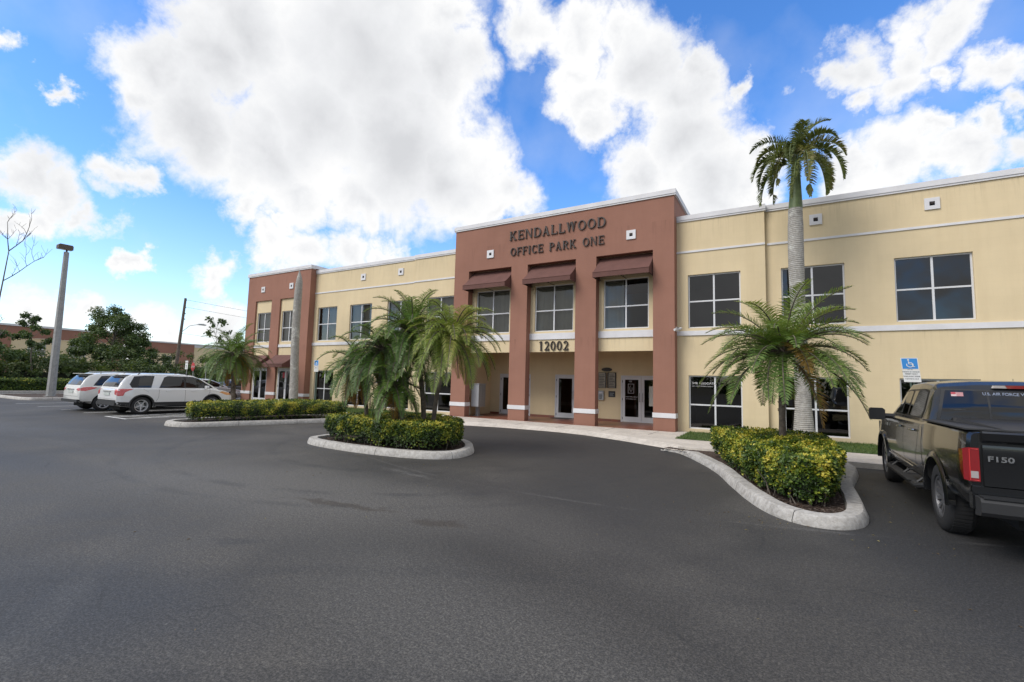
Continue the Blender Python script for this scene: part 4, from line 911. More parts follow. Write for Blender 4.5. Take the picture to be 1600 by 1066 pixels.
# bed rail caps and soft black bed cover
f=MB(); 
for sx in (-1,1): 
    a,b=sorted((sx*.83,sx*.985)); f.box(a,b,.08,1.83,1.322,1.338)
f.box(-.83,.83,.07,.16,1.322,1.338); f.build('bed_rail',M['cladding'],c.root)
f=MB(); f.box(-.825,.825,.165,1.82,1.285,1.325); f.build('bed_cover',M['black'],c.root)
side=[('window',[(3.08,1.345),(3.08,1.72),(3.30,1.73),(3.58,1.70),(3.86,1.57),(4.11,1.41),(4.14,1.345)]),('window',[(2.20,1.355),(2.16,1.48),(2.24,1.71),(2.4,1.735),(2.98,1.73),(2.98,1.345)])]
for n_,p in side: c.decal(n_,p,'L',M['carglass'],both=True,thick=.002)
# glass sits over dark cabin surface: paint black under-glass gasket
c.decal('windscreen',[(-.80,1.30),(-.66,1.78),(.66,1.78),(.80,1.30)],'F',M['carglass'],thick=.002)
c.decal('rear_window',[(-.80,1.345),(-.71,1.745),(.71,1.745),(.80,1.345)],'B',M['carglass'],thick=.002)
c.decal('glass_frame',[(-.84,1.325),(-.745,1.765),(.745,1.765),(.84,1.325)],'B',M['black'])
c.decal('window_gasket',[(2.17,1.33),(2.12,1.48),(2.20,1.735),(2.4,1.76),(3.35,1.75),(3.62,1.72),(3.90,1.59),(4.16,1.42),(4.22,1.325)],'L',M['black'],both=True,eps=.003)
c.decal('windscreen_gasket',[(-.84,1.28),(-.69,1.80),(.69,1.80),(.84,1.28)],'F',M['black'],eps=.003)
f=MB()
for x in (-.30,.28): c.decal('',[(x,1.345),(x,1.745),(x+.022,1.745),(x+.022,1.345)],'B',None,.008,build=False,mb=f)
f.build('slider_frame',M['black'],c.root)
# decals on the rear glass
f=MB(); wall_text(f,'U.S. AIR FORCE VETERAN',-.34,0,0,.052,.001,'LEFT',bold=.001); 
vs=[]
for v in f.v:
    h,nr,_,_=c.bv.ray_cast(Vector((v[0],-2,1.690+v[2])),Vector((0,1,0))); vs.append((h.x,h.y-.011,h.z) if h else v)
f.v=vs; f.build('window_lettering',simple('pale_blue_vinyl',(.42,.48,.62),.6),c.root)
f=c.decal('sticker',[(-.655,1.665),(-.655,1.72),(-.53,1.72),(-.53,1.665)],'B',simple('flag_sticker',(.55,.42,.42),.6),eps=.010)
g_=MB()
for i in range(4): c.decal('',[(-.60,1.668+i*.014),(-.60,1.674+i*.014),(-.53,1.674+i*.014),(-.53,1.668+i*.014)],'B',None,.0125,build=False,mb=g_)
c.decal('',[(-.655,1.692),(-.655,1.72),(-.605,1.72),(-.605,1.692)],'B',None,.0125,build=False,mb=g_); g_.build('sticker_stripes',simple('sticker_red',(.4,.05,.07),.6),f)
# high brake light
f=MB(); f.prism([(-.24,1.785),(-.225,1.820),(.225,1.820),(.24,1.785)],1.90,1.99,'y'); b_=f.build('high_brake_light',M['lensclear'],c.root); f=MB(); f.prism([(-.10,1.783),(-.125,1.822),(.125,1.822),(.10,1.783)],1.893,1.99,'y'); f.build('red_lens',M['tail'],b_)
sm=MB()
c.seam([(3.03,1.32),(3.03,.60),(3.06,.52)],'L',sm,both=True); c.seam([(4.20,1.28),(4.24,1.0),(4.20,.60),(4.10,.52)],'L',sm,both=True); c.seam([(2.06,1.30),(2.10,.98),(2.22,.80),(2.30,.52)],'L',sm,both=True); c.seam([(1.86,1.30),(1.86,.52)],'L',sm,w=.018,both=True)
c.seam([(-.89,.70),(-.89,1.29)],'B',sm); c.seam([(.89,.70),(.89,1.29)],'B',sm); c.seam([(-.89,.72),(.89,.72)],'B',sm)
[q_.build('panel_gap',M['seam'],c.root) for q_ in split_mb(sm)]
# tailgate: raised panel with spoiler lip
f=MB(); f.prism([(-.010,1.20),(-.035,1.225),(-.045,1.30),(-.02,1.318),(.06,1.318),(.06,1.20)],-.875,.875,'x'); tg=f.build('tailgate',M['truck_paint'],c.root,smooth=35)
f=MB(); f.prism([(.03,.74),(-.002,.76),(-.002,1.03),(-.012,1.10),(-.004,1.175),(.03,1.18)],-.872,.872,'x'); f.build('tailgate_panel',M['truck_paint'],tg,smooth=35)
f=MB(); vs,fs=text_mb('F150',.092,.006,'LEFT',.0022); f.add([(-.845+v.x*1.12,-.016-v.z,1.015+v.y*.82) for v in vs],fs); f.build('model_lettering',M['chrome'],tg)
f=MB(); f.box(-.115,.115,-.03,-.005,1.04,1.12); f.build('handle',M['black'],tg)
for sx in (-1,1):
    f=MB(); X=sx; pr=[(.835,.79),(.835,1.155),(.93,1.165),(1.0,1.15),(1.022,1.06),(1.024,.90),(1.018,.79)]
    a,b=(-.020,.13); y0=[-.016,-.018,-.012,.006,.02,.03,.03]
    out=[(sx*.905,-.022,.80),(sx*.905,-.022,1.145),(sx*.985,-.012,1.145),(sx*.985,-.012,.80),(sx*1.022,.03,.81),(sx*1.022,.03,1.13),(sx*1.024,.15,1.11),(sx*1.024,.12,.90)]
    f.add(out,[(0,1,2,3),(3,2,5,4),(4,5,6,7)])
    o_=[Vector(v) for v in out]; back=[(v.x*(.96),v.y+.04,v.z) for v in o_]
    tl=f.build('taillight',M['tail'],c.root,smooth=20)
    f=MB(); f.add([(sx*.918,-.0225,.835),(sx*.918,-.0225,.905),(sx*.978,-.0155,.905),(sx*.978,-.0155,.835)],[(0,1,2,3)]); f.build('reversing_lens',M['lensclear'],tl)
    f=MB(); f.tube([(sx*.912,-.023,1.13),(sx*.978,-.015,1.13),(sx*.98,-.015,.812),(sx*.914,-.023,.812)],.005,6); f.build('light_bar',simple('bright_red_lens',(.50,.02,.02),.1,0,.6,1),tl)
# rear bumper
f=MB(); f.prism([(.02,.46),(-.14,.48),(-.17,.52),(-.175,.62),(-.15,.655),(.02,.66)],-.95,.95,'x'); bp=f.build('rear_bumper',M['cladding'],c.root,smooth=30)
f=MB(); f.box(-.93,.93,-.17,-.02,.657,.672); f.build('bumper_step',M['black'],bp)
f=MB(); f.box(-.16,.16,-.182,-.172,.50,.62); f.build('number_plate',M['plate'],bp)
f=MB(); f.box(-.97,.97,.0,.10,.52,.75); f.build('valance',M['truck_paint'],c.root)
f=MB(); f.tube([(.35,.1,.36),(.35,-.14,.36)],.035,10); f.build('exhaust_pipe',M['steel'],c.root,smooth=40)
f=MB(); f.box(-.55,.55,.3,5.4,.30,.52); f.tube([(-.8,1.24,.41),(.8,1.24,.41)],.06,8); f.tube([(-.8,4.92,.41),(.8,4.92,.41)],.05,8); f.build('chassis',M['well'],c.root)
for sx in (-1,1):
    f=MB(); f.tube([(sx*.95,1.95,.42),(sx*1.03,2.05,.39),(sx*1.04,4.15,.39),(sx*.95,4.25,.42)],.042,8); f.box(sx*1.04-.06,sx*1.04+.06,2.3,3.9,.42,.432)
    for y in (2.2,3.1,4.0): f.tube([(sx*.9,y,.52),(sx*1.03,y,.40)],.02,6)
    f.build('running_board',M['cladding'],c.root,smooth=40)
    # flared arches
    for ya in (1.24,4.92):
        f=MB(); N_=22; vs=[]
        for i in range(N_+1):
            t=R(-4)+R(188)*i/N_; cy,cz=math.cos(t),math.sin(t)
            for rr,xx in ((.478,.93),(.482,1.032),(.535,1.028),(.56,1.012 if ya<2 else .985)): vs.append((sx*xx,ya+cy*rr,max(.40,.41+cz*rr)))
        f.add(vs,[(i*4+j_,i*4+j_+1,(i+1)*4+j_+1,(i+1)*4+j_) for i in range(N_) for j_ in range(3)]); f.build('wheel_arch_trim',M['truck_paint'],c.root,smooth=50)
    # mirror
    f=MB(); ms=Matrix.Translation((sx*1.19,4.10,1.30)) @ Matrix.Scale(.88,4); f.prism([(-.12,-.115),(.10,-.115),(.13,-.08),(.13,.09),(.09,.125),(-.10,.125),(-.13,.09),(-.13,-.08)],-.06,.055,'y',0,ms); f.tube([(sx*.93,4.13,1.27),(sx*1.12,4.11,1.27)],.045,8); mo=f.build('wing_mirror',M['black'],c.root,smooth=30)
    f=MB(); f.prism([(-.10,-.095),(.09,-.095),(.11,-.07),(.11,.08),(-.10,.10)],-.063,-.061,'y',0,ms); f.build('mirror_glass',M['black'],mo)
    for yy in (2.28,3.18): f=MB(); f.tube([(sx*1.0,yy,1.155),(sx*1.035,yy+.03,1.155),(sx*1.035,yy+.19,1.15),(sx*1.0,yy+.22,1.15)],.015,8); f.build('door_handle',M['chrome'],c.root,smooth=50)
    f=MB(); f.tube([(sx*1.017,2.35,.62),(sx*1.017,4.15,.64)],.012,6); f.build('door_moulding',M['chrome'],c.root)
    f=MB(); f.box(sx*1.012-.004,sx*1.012+.006,4.30,4.52,1.09,1.15); f.build('fender_badge',M['chrome'],c.root)
f=MB(); f.box(-.75,.75,5.83,5.90,.75,1.08); f.build('grille',M['chrome'],c.root)
for sx in (-1,1): f=MB(); a,b=sorted((sx*.70,sx*.93)); f.box(a,b,5.66,5.84,.86,1.10); f.build('headlight',M['lensclear'],c.root)
f=MB(); f.box(-.95,.95,5.78,5.95,.45,.68); f.build('front_bumper',M['chrome'],c.root)
f=MB(); f.tube([(.80,4.75,1.25),(.80,4.72,1.98)],.004,5); f.build('antenna',M['black'],c.root)

# ---- two white wagons ----
def suv(name,label,loc,paintm,kind,group):
    c=Car(name,label,loc,0,paintm,group); c.rz_w=.375
    e=kind=='A'
    c.body([(0.0,.86,.48,1.02),(.04,.90,.42,1.06),(.16,.95,.36,1.10),(.5,.985,.30,1.12),(2.5,1.0,.26,1.10),(3.7,.995,.28,1.08),(4.2,.97,.32,1.03),(4.55,.92,.36,.93),(4.72,.82,.42,.78),(4.80,.68,.48,.66)] if e else
     [(0.0,.80,.50,.98),(.04,.86,.44,1.06),(.18,.93,.38,1.10),(.6,.97,.30,1.11),(2.5,.98,.27,1.09),(3.7,.975,.28,1.07),(4.3,.94,.32,1.00),(4.55,.88,.36,.88),(4.73,.76,.42,.74),(4.80,.62,.48,.64)],
     [(.05,.90,.84,1.02,1.08),(.16,.92,.80,1.02,1.34),(.34,.93,.76,1.02,1.60),(.55,.93,.74,1.02,1.70),(1.3,.94,.74,1.02,1.745),(2.4,.95,.75,1.02,1.75),(3.0,.95,.73,1.02,1.68),(3.4,.95,.74,1.02,1.50),(3.8,.94,.80,1.02,1.24),(4.02,.92,.86,1.02,1.08)] if e else
     [(.04,.86,.80,1.02,1.10),(.18,.88,.78,1.02,1.38),(.36,.90,.75,1.02,1.60),(.6,.91,.73,1.02,1.69),(1.4,.92,.73,1.02,1.74),(2.4,.93,.73,1.02,1.73),(3.0,.93,.71,1.02,1.64),(3.4,.93,.72,1.02,1.47),(3.8,.92,.80,1.02,1.22),(4.05,.90,.85,1.02,1.07)],(.88,3.74),.425)
    c.root.scale=(1,.955,.96)
    c.wheels((.88,3.74),.975 if e else .96,.375,.25,.235,5 if e else 6)
    gl=M['carglass']; B_=M['black']
    if e:
        c.decal('window_gasket',[(.50,1.135),(.42,1.28),(.60,1.62),(1.0,1.655),(1.35,1.655),(1.20,1.135)],'R',B_,both=True,eps=.003)
        c.decal('window',[(.72,1.15),(.80,1.60),(1.31,1.63),(1.18,1.15)],'R',gl,both=True,thick=.002)
        c.decal('window_gasket',[(1.50,1.13),(1.72,1.60),(1.86,1.66),(2.9,1.64),(3.18,1.56),(3.72,1.20),(3.78,1.13)],'R',B_,both=True,eps=.003)
        c.decal('window',[(1.54,1.15),(1.74,1.585),(1.86,1.635),(2.50,1.63),(2.50,1.15)],'R',gl,both=True,thick=.002)
        c.decal('window',[(2.58,1.15),(2.58,1.63),(2.88,1.615),(3.14,1.545),(3.58,1.24),(3.60,1.15)],'R',M['carglass_clear'],both=True,thick=.002)
    else:
        c.decal('window_gasket',[(.48,1.14),(.55,1.26),(.78,1.58),(.95,1.60),(1.42,1.60),(1.42,1.14)],'R',B_,both=True,eps=.003)
        c.decal('window',[(.56,1.16),(.62,1.28),(.82,1.56),(.95,1.58),(1.38,1.58),(1.38,1.16)],'R',gl,both=True,thick=.002)
        c.decal('window_gasket',[(1.50,1.13),(1.52,1.62),(2.8,1.62),(3.1,1.52),(3.68,1.18),(3.72,1.13)],'R',B_,both=True,eps=.003)
        c.decal('window',[(1.54,1.15),(1.56,1.60),(2.42,1.60),(2.42,1.15)],'R',gl,both=True,thick=.002)
        c.decal('window',[(2.50,1.15),(2.50,1.60),(2.8,1.595),(3.06,1.51),(3.56,1.20),(3.56,1.15)],'R',gl,both=True,thick=.002)
    c.decal('rear_window',[(-.74,1.16),(-.66,1.60),(.66,1.60),(.74,1.16)],'B',B_,eps=.004); c.decal('rear_glass',[(-.70,1.18),(-.62,1.57),(.62,1.57),(.70,1.18)],'B',gl,thick=.003)
    c.decal('windscreen',[(-.76,1.14),(-.62,1.60),(.62,1.60),(.76,1.14)],'F',B_,eps=.004)
    f=MB(); f.box(-.66,.66,.20,.52,1.665,1.69); f.build('roof_spoiler',paintm,c.root)
    for sx in (-1,1):
        f=MB(); f.tube([(sx*.70,.75,1.70),(sx*.70,.85,1.775),(sx*.70,2.55,1.79),(sx*.70,2.7,1.71)],.018,6); f.build('roof_rail',M['cladding'] if e else M['steel'],c.root,smooth=50)
        f=MB(); f.prism([(-.09,-.06),(.07,-.07),(.10,.0),(.07,.07),(-.08,.08)],-.06,.05,'y',0,Matrix.Translation((sx*1.06,3.42,1.17))); f.tube([(sx*.94,3.44,1.13),(sx*1.0,3.43,1.14)],.03,6); f.build('wing_mirror',paintm,c.root,smooth=35)
        for yy in (1.75,2.78): f=MB(); f.tube([(sx*.985,yy,1.0),(sx*1.015,yy+.02,1.0),(sx*1.015,yy+.17,1.0),(sx*.985,yy+.19,1.0)],.012,6); f.build('door_handle',M['chrome'] if not e else paintm,c.root)
    # tail lamps wrap the corner
    for fc,sg in (('R',1),('L',-1)):
        mb=MB(); p=[(.02,.80),(.03,1.06),(.16,1.09),(.56,1.09),(.40,1.02),(.26,.94),(.20,.80)] if e else [(.02,.92),(.03,1.02),(.16,1.075),(.40,1.09),(.62,1.06),(.50,1.0),(.2,.90)]
        c.decal('',p,fc,None,.006,build=False,mb=mb,step=.04)
        q=[(sg*.70,.86),(sg*.68,1.05),(sg*.87,1.06),(sg*.87,.82)] if e else [(sg*.60,.95),(sg*.60,1.02),(sg*.83,1.04),(sg*.83,.90)]
        c.decal('',q,'B',None,.006,build=False,mb=mb,step=.04); mb.build('taillight',M['tail_wagon'],c.root)
        mb=MB(); c.decal('',[(4.05,.93),(4.20,.98),(4.58,.89),(4.66,.80),(4.4,.80)],fc,None,.006,build=False,mb=mb); mb.build('headlight',M['amber'] if e else M['lensclear'],c.root)
        zc=.50 if e else .40
        mb=MB(); c.decal('',[(.03,.40),(.03,zc+.05),(.44,zc+.03),(.44,.34)],fc,None,.005,build=False,mb=mb)
        c.decal('',[(1.32,.30),(1.32,zc+.02),(3.30,zc+.02),(3.30,.30)],fc,None,.005,build=False,mb=mb)
        c.decal('',[(4.2,.36),(4.2,zc-.04),(4.7,zc),(4.7,.44)],fc,None,.005,build=False,mb=mb); [q_.build('sill_cladding',M['cladding'],c.root) for q_ in split_mb(mb)]
    if e:
        for sx in (-1,1):
            for ya in (.88,3.74):
                f=MB(); N_=20; vs=[]
                for i in range(N_+1):
                    t=R(-8)+R(196)*i/N_; cy,cz=math.cos(t),math.sin(t)
                    for rr,xx in ((.424,.99),(.428,1.012),(.475,1.010),(.485,.995)): vs.append((sx*xx,ya+cy*rr,.375+cz*rr))
                f.add(vs,[(i*4+j_,i*4+j_+1,(i+1)*4+j_+1,(i+1)*4+j_) for i in range(N_) for j_ in range(3)]); f.build('wheel_arch_trim',M['cladding'],c.root,smooth=50)
    f=MB(); c.decal('',[(-.84,.44),(-.84,.62 if e else .52),(.84,.62 if e else .52),(.84,.44)],'B',None,.012,build=False,mb=f); 
    f.box(-.86,.86,-.05,.03,.40,.52); f.build('rear_bumper',M['cladding'],c.root)
    f=MB(); f.box(-.26,.26,-.022,-.010,.80,.92); f.build('number_plate',M['plate'],c.root)
    f=MB(); f.box(-.36,.36,-.02,-.008,.95,.985); f.build('badge_strip',M['chrome'] if not e else M['steel'],c.root)
    sm=MB(); c.seam([(1.50,1.12),(1.48,.72),(1.40,.55)],'R',sm,both=True); c.seam([(2.54,1.12),(2.54,.45)],'R',sm,both=True); c.seam([(3.62,1.12),(3.60,.9),(3.30,.55)],'R',sm,both=True); c.seam([(-.80,.66),(.80,.66)],'B',sm); c.seam([(.9,1.08),(1.1,.95)],'R',sm,w=.005)
    [q_.build('panel_gap',M['seam'],c.root) for q_ in split_mb(sm)]
    f=MB(); f.box(-.5,.5,.3,4.6,.20,.42); f.tube([(-.8,.88,.375),(.8,.88,.375)],.05,8); f.build('chassis',M['well'],c.root)
    return c
suv('parked_suv','white large wagon with black lower cladding, parked nearest the planted end island',(-23.82,8.22,0),M['white_paint'],'A','white wagons parked in the stalls')
suv('parked_suv','white rounded wagon with long slim tail lamps, half hidden behind another wagon',(-26.85,8.0,0),M['pearl_paint'],'B','white wagons parked in the stalls')
def sedan(name,label,loc,rz,pm):
    c=Car(name,label,loc,rz,pm); c.rz_w=.33
    c.body([(0,.74,.42,.86),(.1,.84,.30,.95),(.5,.89,.24,.98),(2.4,.91,.20,.94),(3.6,.90,.22,.90),(4.2,.84,.26,.80),(4.55,.72,.32,.66),(4.7,.6,.38,.58)],
     [(.7,.82,.74,.85,.98),(1.0,.83,.68,.85,1.16),(1.5,.84,.62,.85,1.36),(2.1,.85,.60,.85,1.43),(2.6,.85,.60,.85,1.40),(3.0,.85,.64,.85,1.25),(3.5,.83,.74,.85,.98)],(.95,3.72),.37)
    c.wheels((.95,3.72),.89,.33,.215,.2,8)
    c.decal('window_gasket',[(1.0,.99),(1.5,1.31),(2.1,1.36),(2.6,1.33),(2.95,1.20),(3.3,.97)],'R',M['black'],both=True,eps=.003); c.decal('window',[(1.1,1.0),(1.52,1.28),(2.0,1.335),(2.0,1.0)],'R',M['carglass'],both=True,thick=.002); c.decal('window',[(2.06,1.0),(2.06,1.335),(2.6,1.30),(2.9,1.18),(3.2,1.0)],'R',M['carglass'],both=True,thick=.002)
    c.decal('rear_window',[(-.66,1.0),(-.54,1.33),(.54,1.33),(.66,1.0)],'B',M['black'],eps=.004); c.decal('windscreen',[(-.68,.99),(-.54,1.34),(.54,1.34),(.68,.99)],'F',M['black'],eps=.004)
    for fc,sg in (('R',1),('L',-1)):
        mb=MB(); c.decal('',[(sg*.46,.74),(sg*.46,.88),(sg*.76,.88),(sg*.76,.72)],'B',None,.006,build=False,mb=mb); c.decal('',[(.08,.74),(.1,.88),(.3,.9),(.24,.76)],fc,None,.006,build=False,mb=mb); mb.build('taillight',M['tail'],c.root)
        mb=MB(); c.decal('',[(4.1,.66),(4.15,.76),(4.5,.66),(4.5,.58)],fc,None,.006,build=False,mb=mb); mb.build('headlight',M['lensclear'],c.root)
        f=MB(); f.prism([(-.07,-.05),(.06,-.05),(.07,.05),(-.06,.05)],-.05,.04,'y',0,Matrix.Translation((sg*.97,3.0,1.0))); f.tube([(sg*.85,3.0,.97),(sg*.92,3.0,.98)],.02,6); f.build('wing_mirror',pm,c.root)
    f=MB(); f.box(-.25,.25,-.03,.0,.60,.72); f.build('number_plate',M['plate'],c.root)
    return c
sedan('parked_sedan','pale silver-white saloon seen over the bonnet of the nearer white wagon',(-30.9,12.9,0),0,M['silver_paint'])
sedan('parked_sedan','dark blue saloon parked by the left end of the building behind the palm trunk',(-33.1,16.6,0),0,M['blue_paint'])
# ---------------- vegetation ----------------
M['litter']=foliage('dry_leaf',[(0,(.10,.06,.025)),(.6,(.20,.14,.06)),(1,(.30,.26,.10))],.1,.7)
def ISin(x,y): return any(inside(q,x,y) for q in (ISR,ISL,ISC))
def leafquad(mb,p,d,n,l,w,tint,mi=0,fold=.3):
    """a leaf from p along d, folded about its midrib: two triangles-ish quad"""
    s_=d.cross(n).normalized()*w; q=p+d*l; m_=p+d*l*.45
    mb.add([p,m_+s_+n*w*fold,q,m_-s_+n*w*fold],[(0,1,2),(0,2,3)],mi,tint)
def inside(poly,x,y):
    c=False; n=len(poly)
    for i in range(n):
        x1,y1=poly[i]; x2,y2=poly[(i+1)%n]
        if (y1>y)!=(y2>y) and x<(x2-x1)*(y-y1)/(y2-y1)+x1: c=not c
    return c
def edge_dist(poly,x,y):
    best=9
    for i in range(len(poly)):
        a=Vector(poly[i]);b=Vector(poly[(i+1)%len(poly)]); p=Vector((x,y)); ab=b-a; t=max(0,min(1,(p-a).dot(ab)/max(1e-9,ab.dot(ab)))); best=min(best,(a+ab*t-p).length)
    return best
def hedge(name,label,pts,z0,h,n,seed,ls=.055,yellow=.0,group=None,dens_low=.55):
    rng=random.Random(seed); poly=[(v.x,v.y) for v in catmull(pts,4)]; xs=[p[0] for p in poly]; ys=[p[1] for p in poly]
    mb=MB(); cnt=0; tries=0; x0,x1,y0,y1=min(xs),max(xs),min(ys),max(ys)
    ins=offset([Vector(p) for p in poly],.0)
    def top(x,y): 
        e=edge_dist(poly,x,y); r=.30; rd=0 if e>r else (r-math.sqrt(max(0,r*r-(r-e)**2)))
        return z0+h+.10*noise.noise(Vector((x*1.1,y*1.1,seed)))+.05*noise.noise(Vector((x*4,y*4,seed)))-rd*.9
    # perimeter lengths for side sampling
    seg=[((Vector(poly[i])-Vector(poly[(i+1)%len(poly)])).length,i) for i in range(len(poly))]; tot=sum(s_[0] for s_ in seg)
    A=abs(area([Vector(p) for p in poly])); ptop=A/(A+tot*h)
    cen=Vector((sum(xs)/len(xs),sum(ys)/len(ys)))
    while cnt<n:
        if rng.random()<ptop*1.05:
            x,y=rng.uniform(x0,x1),rng.uniform(y0,y1)
            if not inside(poly,x,y): continue
            z=top(x,y)-abs(rng.gauss(0,.05)); nn=Vector((rng.gauss(0,.35),rng.gauss(0,.35),1)); hi=1
        else:
            u=rng.uniform(0,tot); 
            for L_,i in seg:
                if u<L_: break
                u-=L_
            a=Vector(poly[i]);b=Vector(poly[(i+1)%len(poly)]); q=a+(b-a)*(u/max(L_,1e-6)); t=(b-a).normalized(); s_=1 if area([Vector(p) for p in poly[:]])<0 else -1
            on=Vector((-t.y,t.x))*(1 if SG else -1)
            zz=rng.random()**.8; z=z0+.06+(h-.04)*zz
            bul=.11*noise.noise(Vector((q.x*2.2,q.y*2.2,z*2.5)))+.03*noise.noise(Vector((q.x*6,q.y*6,z*6)))
            ins_=-abs(rng.gauss(0,.06))+bul-(.10*(1-zz)**2)-(.05 if zz>.93 else 0)
            x,y=q.x+on.x*ins_,q.y+on.y*ins_; nn=Vector((on.x+rng.gauss(0,.35),on.y+rng.gauss(0,.35),.55+rng.gauss(0,.3))); hi=zz
            if zz<.25 and rng.random()<dens_low: continue
        nn.normalize(); d=Vector((rng.gauss(0,1),rng.gauss(0,1),rng.gauss(.25,.6))); d=(d-nn*d.dot(nn)*.7).normalized()
        cl=noise.noise(Vector((x*3.2,y*3.2,z*3.2+seed)))
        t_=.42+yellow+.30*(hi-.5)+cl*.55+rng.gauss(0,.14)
        l=ls*rng.uniform(.7,1.35); k_=rng.randint(2,4)
        p=Vector((x,y,z))
        for j_ in range(k_):   # a small rosette
            d2=(d+Vector((rng.gauss(0,.6),rng.gauss(0,.6),rng.gauss(0,.5)))).normalized()
            leafquad(mb,p,d2,nn,l,l*.27,min(1,max(0,t_+rng.gauss(0,.06))))
        cnt+=1
    # woody core of twigs and shaded old leaves
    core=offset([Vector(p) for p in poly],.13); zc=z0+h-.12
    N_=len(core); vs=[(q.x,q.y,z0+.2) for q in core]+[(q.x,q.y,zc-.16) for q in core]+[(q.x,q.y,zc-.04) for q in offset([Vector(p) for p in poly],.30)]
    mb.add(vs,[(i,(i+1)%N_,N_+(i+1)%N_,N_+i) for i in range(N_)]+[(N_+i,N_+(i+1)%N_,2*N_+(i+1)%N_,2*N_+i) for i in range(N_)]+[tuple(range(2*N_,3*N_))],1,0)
    st=MB()
    for i in range(46):
        q=core[rng.randrange(N_)].lerp(Vector((cen.x,cen.y)),rng.uniform(0,.15)); p=Vector((q.x,q.y,z0-.06)); st.tube([p,p+Vector((rng.gauss(0,.05),rng.gauss(0,.05),.2)),p+Vector((rng.gauss(0,.09),rng.gauss(0,.09),.42))],[.011,.008,.005],5)
    root=thing(name,label,'hedge',(cen.x,cen.y,0),0,group); 
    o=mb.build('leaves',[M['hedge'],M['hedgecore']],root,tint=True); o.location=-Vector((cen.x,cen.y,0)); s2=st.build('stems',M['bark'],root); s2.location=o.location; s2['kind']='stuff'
    return root
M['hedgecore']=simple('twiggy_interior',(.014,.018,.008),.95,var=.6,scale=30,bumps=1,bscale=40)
def _ccw(pts): 
    return area([Vector(p) for p in pts])>0
def HG(name,label,pts,*a,**k):
    global SG
    if _ccw(pts): pts=list(reversed(pts))
    SG=True   # clockwise outline: outward normal is (-t.y,t.x)
    return hedge(name,label,pts,*a,**k)
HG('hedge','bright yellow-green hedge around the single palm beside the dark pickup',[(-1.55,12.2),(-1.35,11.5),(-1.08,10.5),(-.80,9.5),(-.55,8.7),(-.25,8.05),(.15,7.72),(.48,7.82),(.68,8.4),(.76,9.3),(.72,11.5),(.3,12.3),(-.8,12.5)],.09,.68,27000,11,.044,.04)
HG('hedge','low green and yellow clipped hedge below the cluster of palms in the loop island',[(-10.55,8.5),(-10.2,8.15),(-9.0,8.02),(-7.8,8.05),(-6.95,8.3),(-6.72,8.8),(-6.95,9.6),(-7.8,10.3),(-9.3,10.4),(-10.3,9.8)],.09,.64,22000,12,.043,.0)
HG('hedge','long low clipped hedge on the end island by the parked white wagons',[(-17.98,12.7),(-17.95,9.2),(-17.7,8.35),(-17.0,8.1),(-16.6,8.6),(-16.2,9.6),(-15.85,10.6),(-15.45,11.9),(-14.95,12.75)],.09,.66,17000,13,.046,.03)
def frond(mb,base,az,el,L,droop,nl,ll,tint,rng,mi=0,twist=0,wl=.012,vee=.5,stem=1,curl=0,hang=.35,start=.12):
    """pinnate frond: arching rachis and two rows of leaflets"""
    n=16; pts=[Vector(base)]; d=Vector((math.cos(az)*math.cos(el),math.sin(az)*math.cos(el),math.sin(el)))
    sidew=Vector((-math.sin(az),math.cos(az),0))
    for i in range(n):
        t=(i+1)/n; d=(d+Vector((0,0,-droop*(.35+1.3*t)/n))+sidew*curl/n).normalized(); pts.append(pts[-1]+d*L/n)
    mb.tube(pts,[.016*(1-.8*i/n)+.003 for i in range(n+1)],5,stem,col=.4)
    tot=nl
    for i in range(tot):
        t=start+(1-start)*(i+.5)/tot; f=t*n; k_=min(n-1,int(f)); p=pts[k_].lerp(pts[k_+1],f-k_); tg=(pts[k_+1]-pts[k_]).normalized()
        s_=tg.cross(Vector((0,0,1))); s_=s_.normalized() if s_.length>.05 else sidew; u=s_.cross(tg).normalized()
        prof=math.sin(PI*min(1,(t*.92+.08)))**.55*(1-.35*t); l=ll*max(.2,prof)*rng.uniform(.85,1.1)
        for sg in (-1,1):
            fw=.25+.55*t; dd=(s_*sg*1.0+tg*fw+u*(vee*rng.uniform(.3,1.2))+Vector((0,0,rng.gauss(0,.08)))).normalized()
            p1=p+dd*l*.5; d2=(dd+Vector((0,0,-hang*rng.uniform(.7,1.5)))).normalized(); p2=p1+d2*l*.5
            wv=dd.cross(u).normalized()*wl if abs(dd.dot(u))<.95 else tg*wl
            tt=min(1,max(0,tint+rng.gauss(0,.09)+.10*t))
            mb.add([p-wv*.5,p+wv*.5,p1+wv,p1-wv,p2],[(0,1,2,3),(3,2,4)],mi,tt)
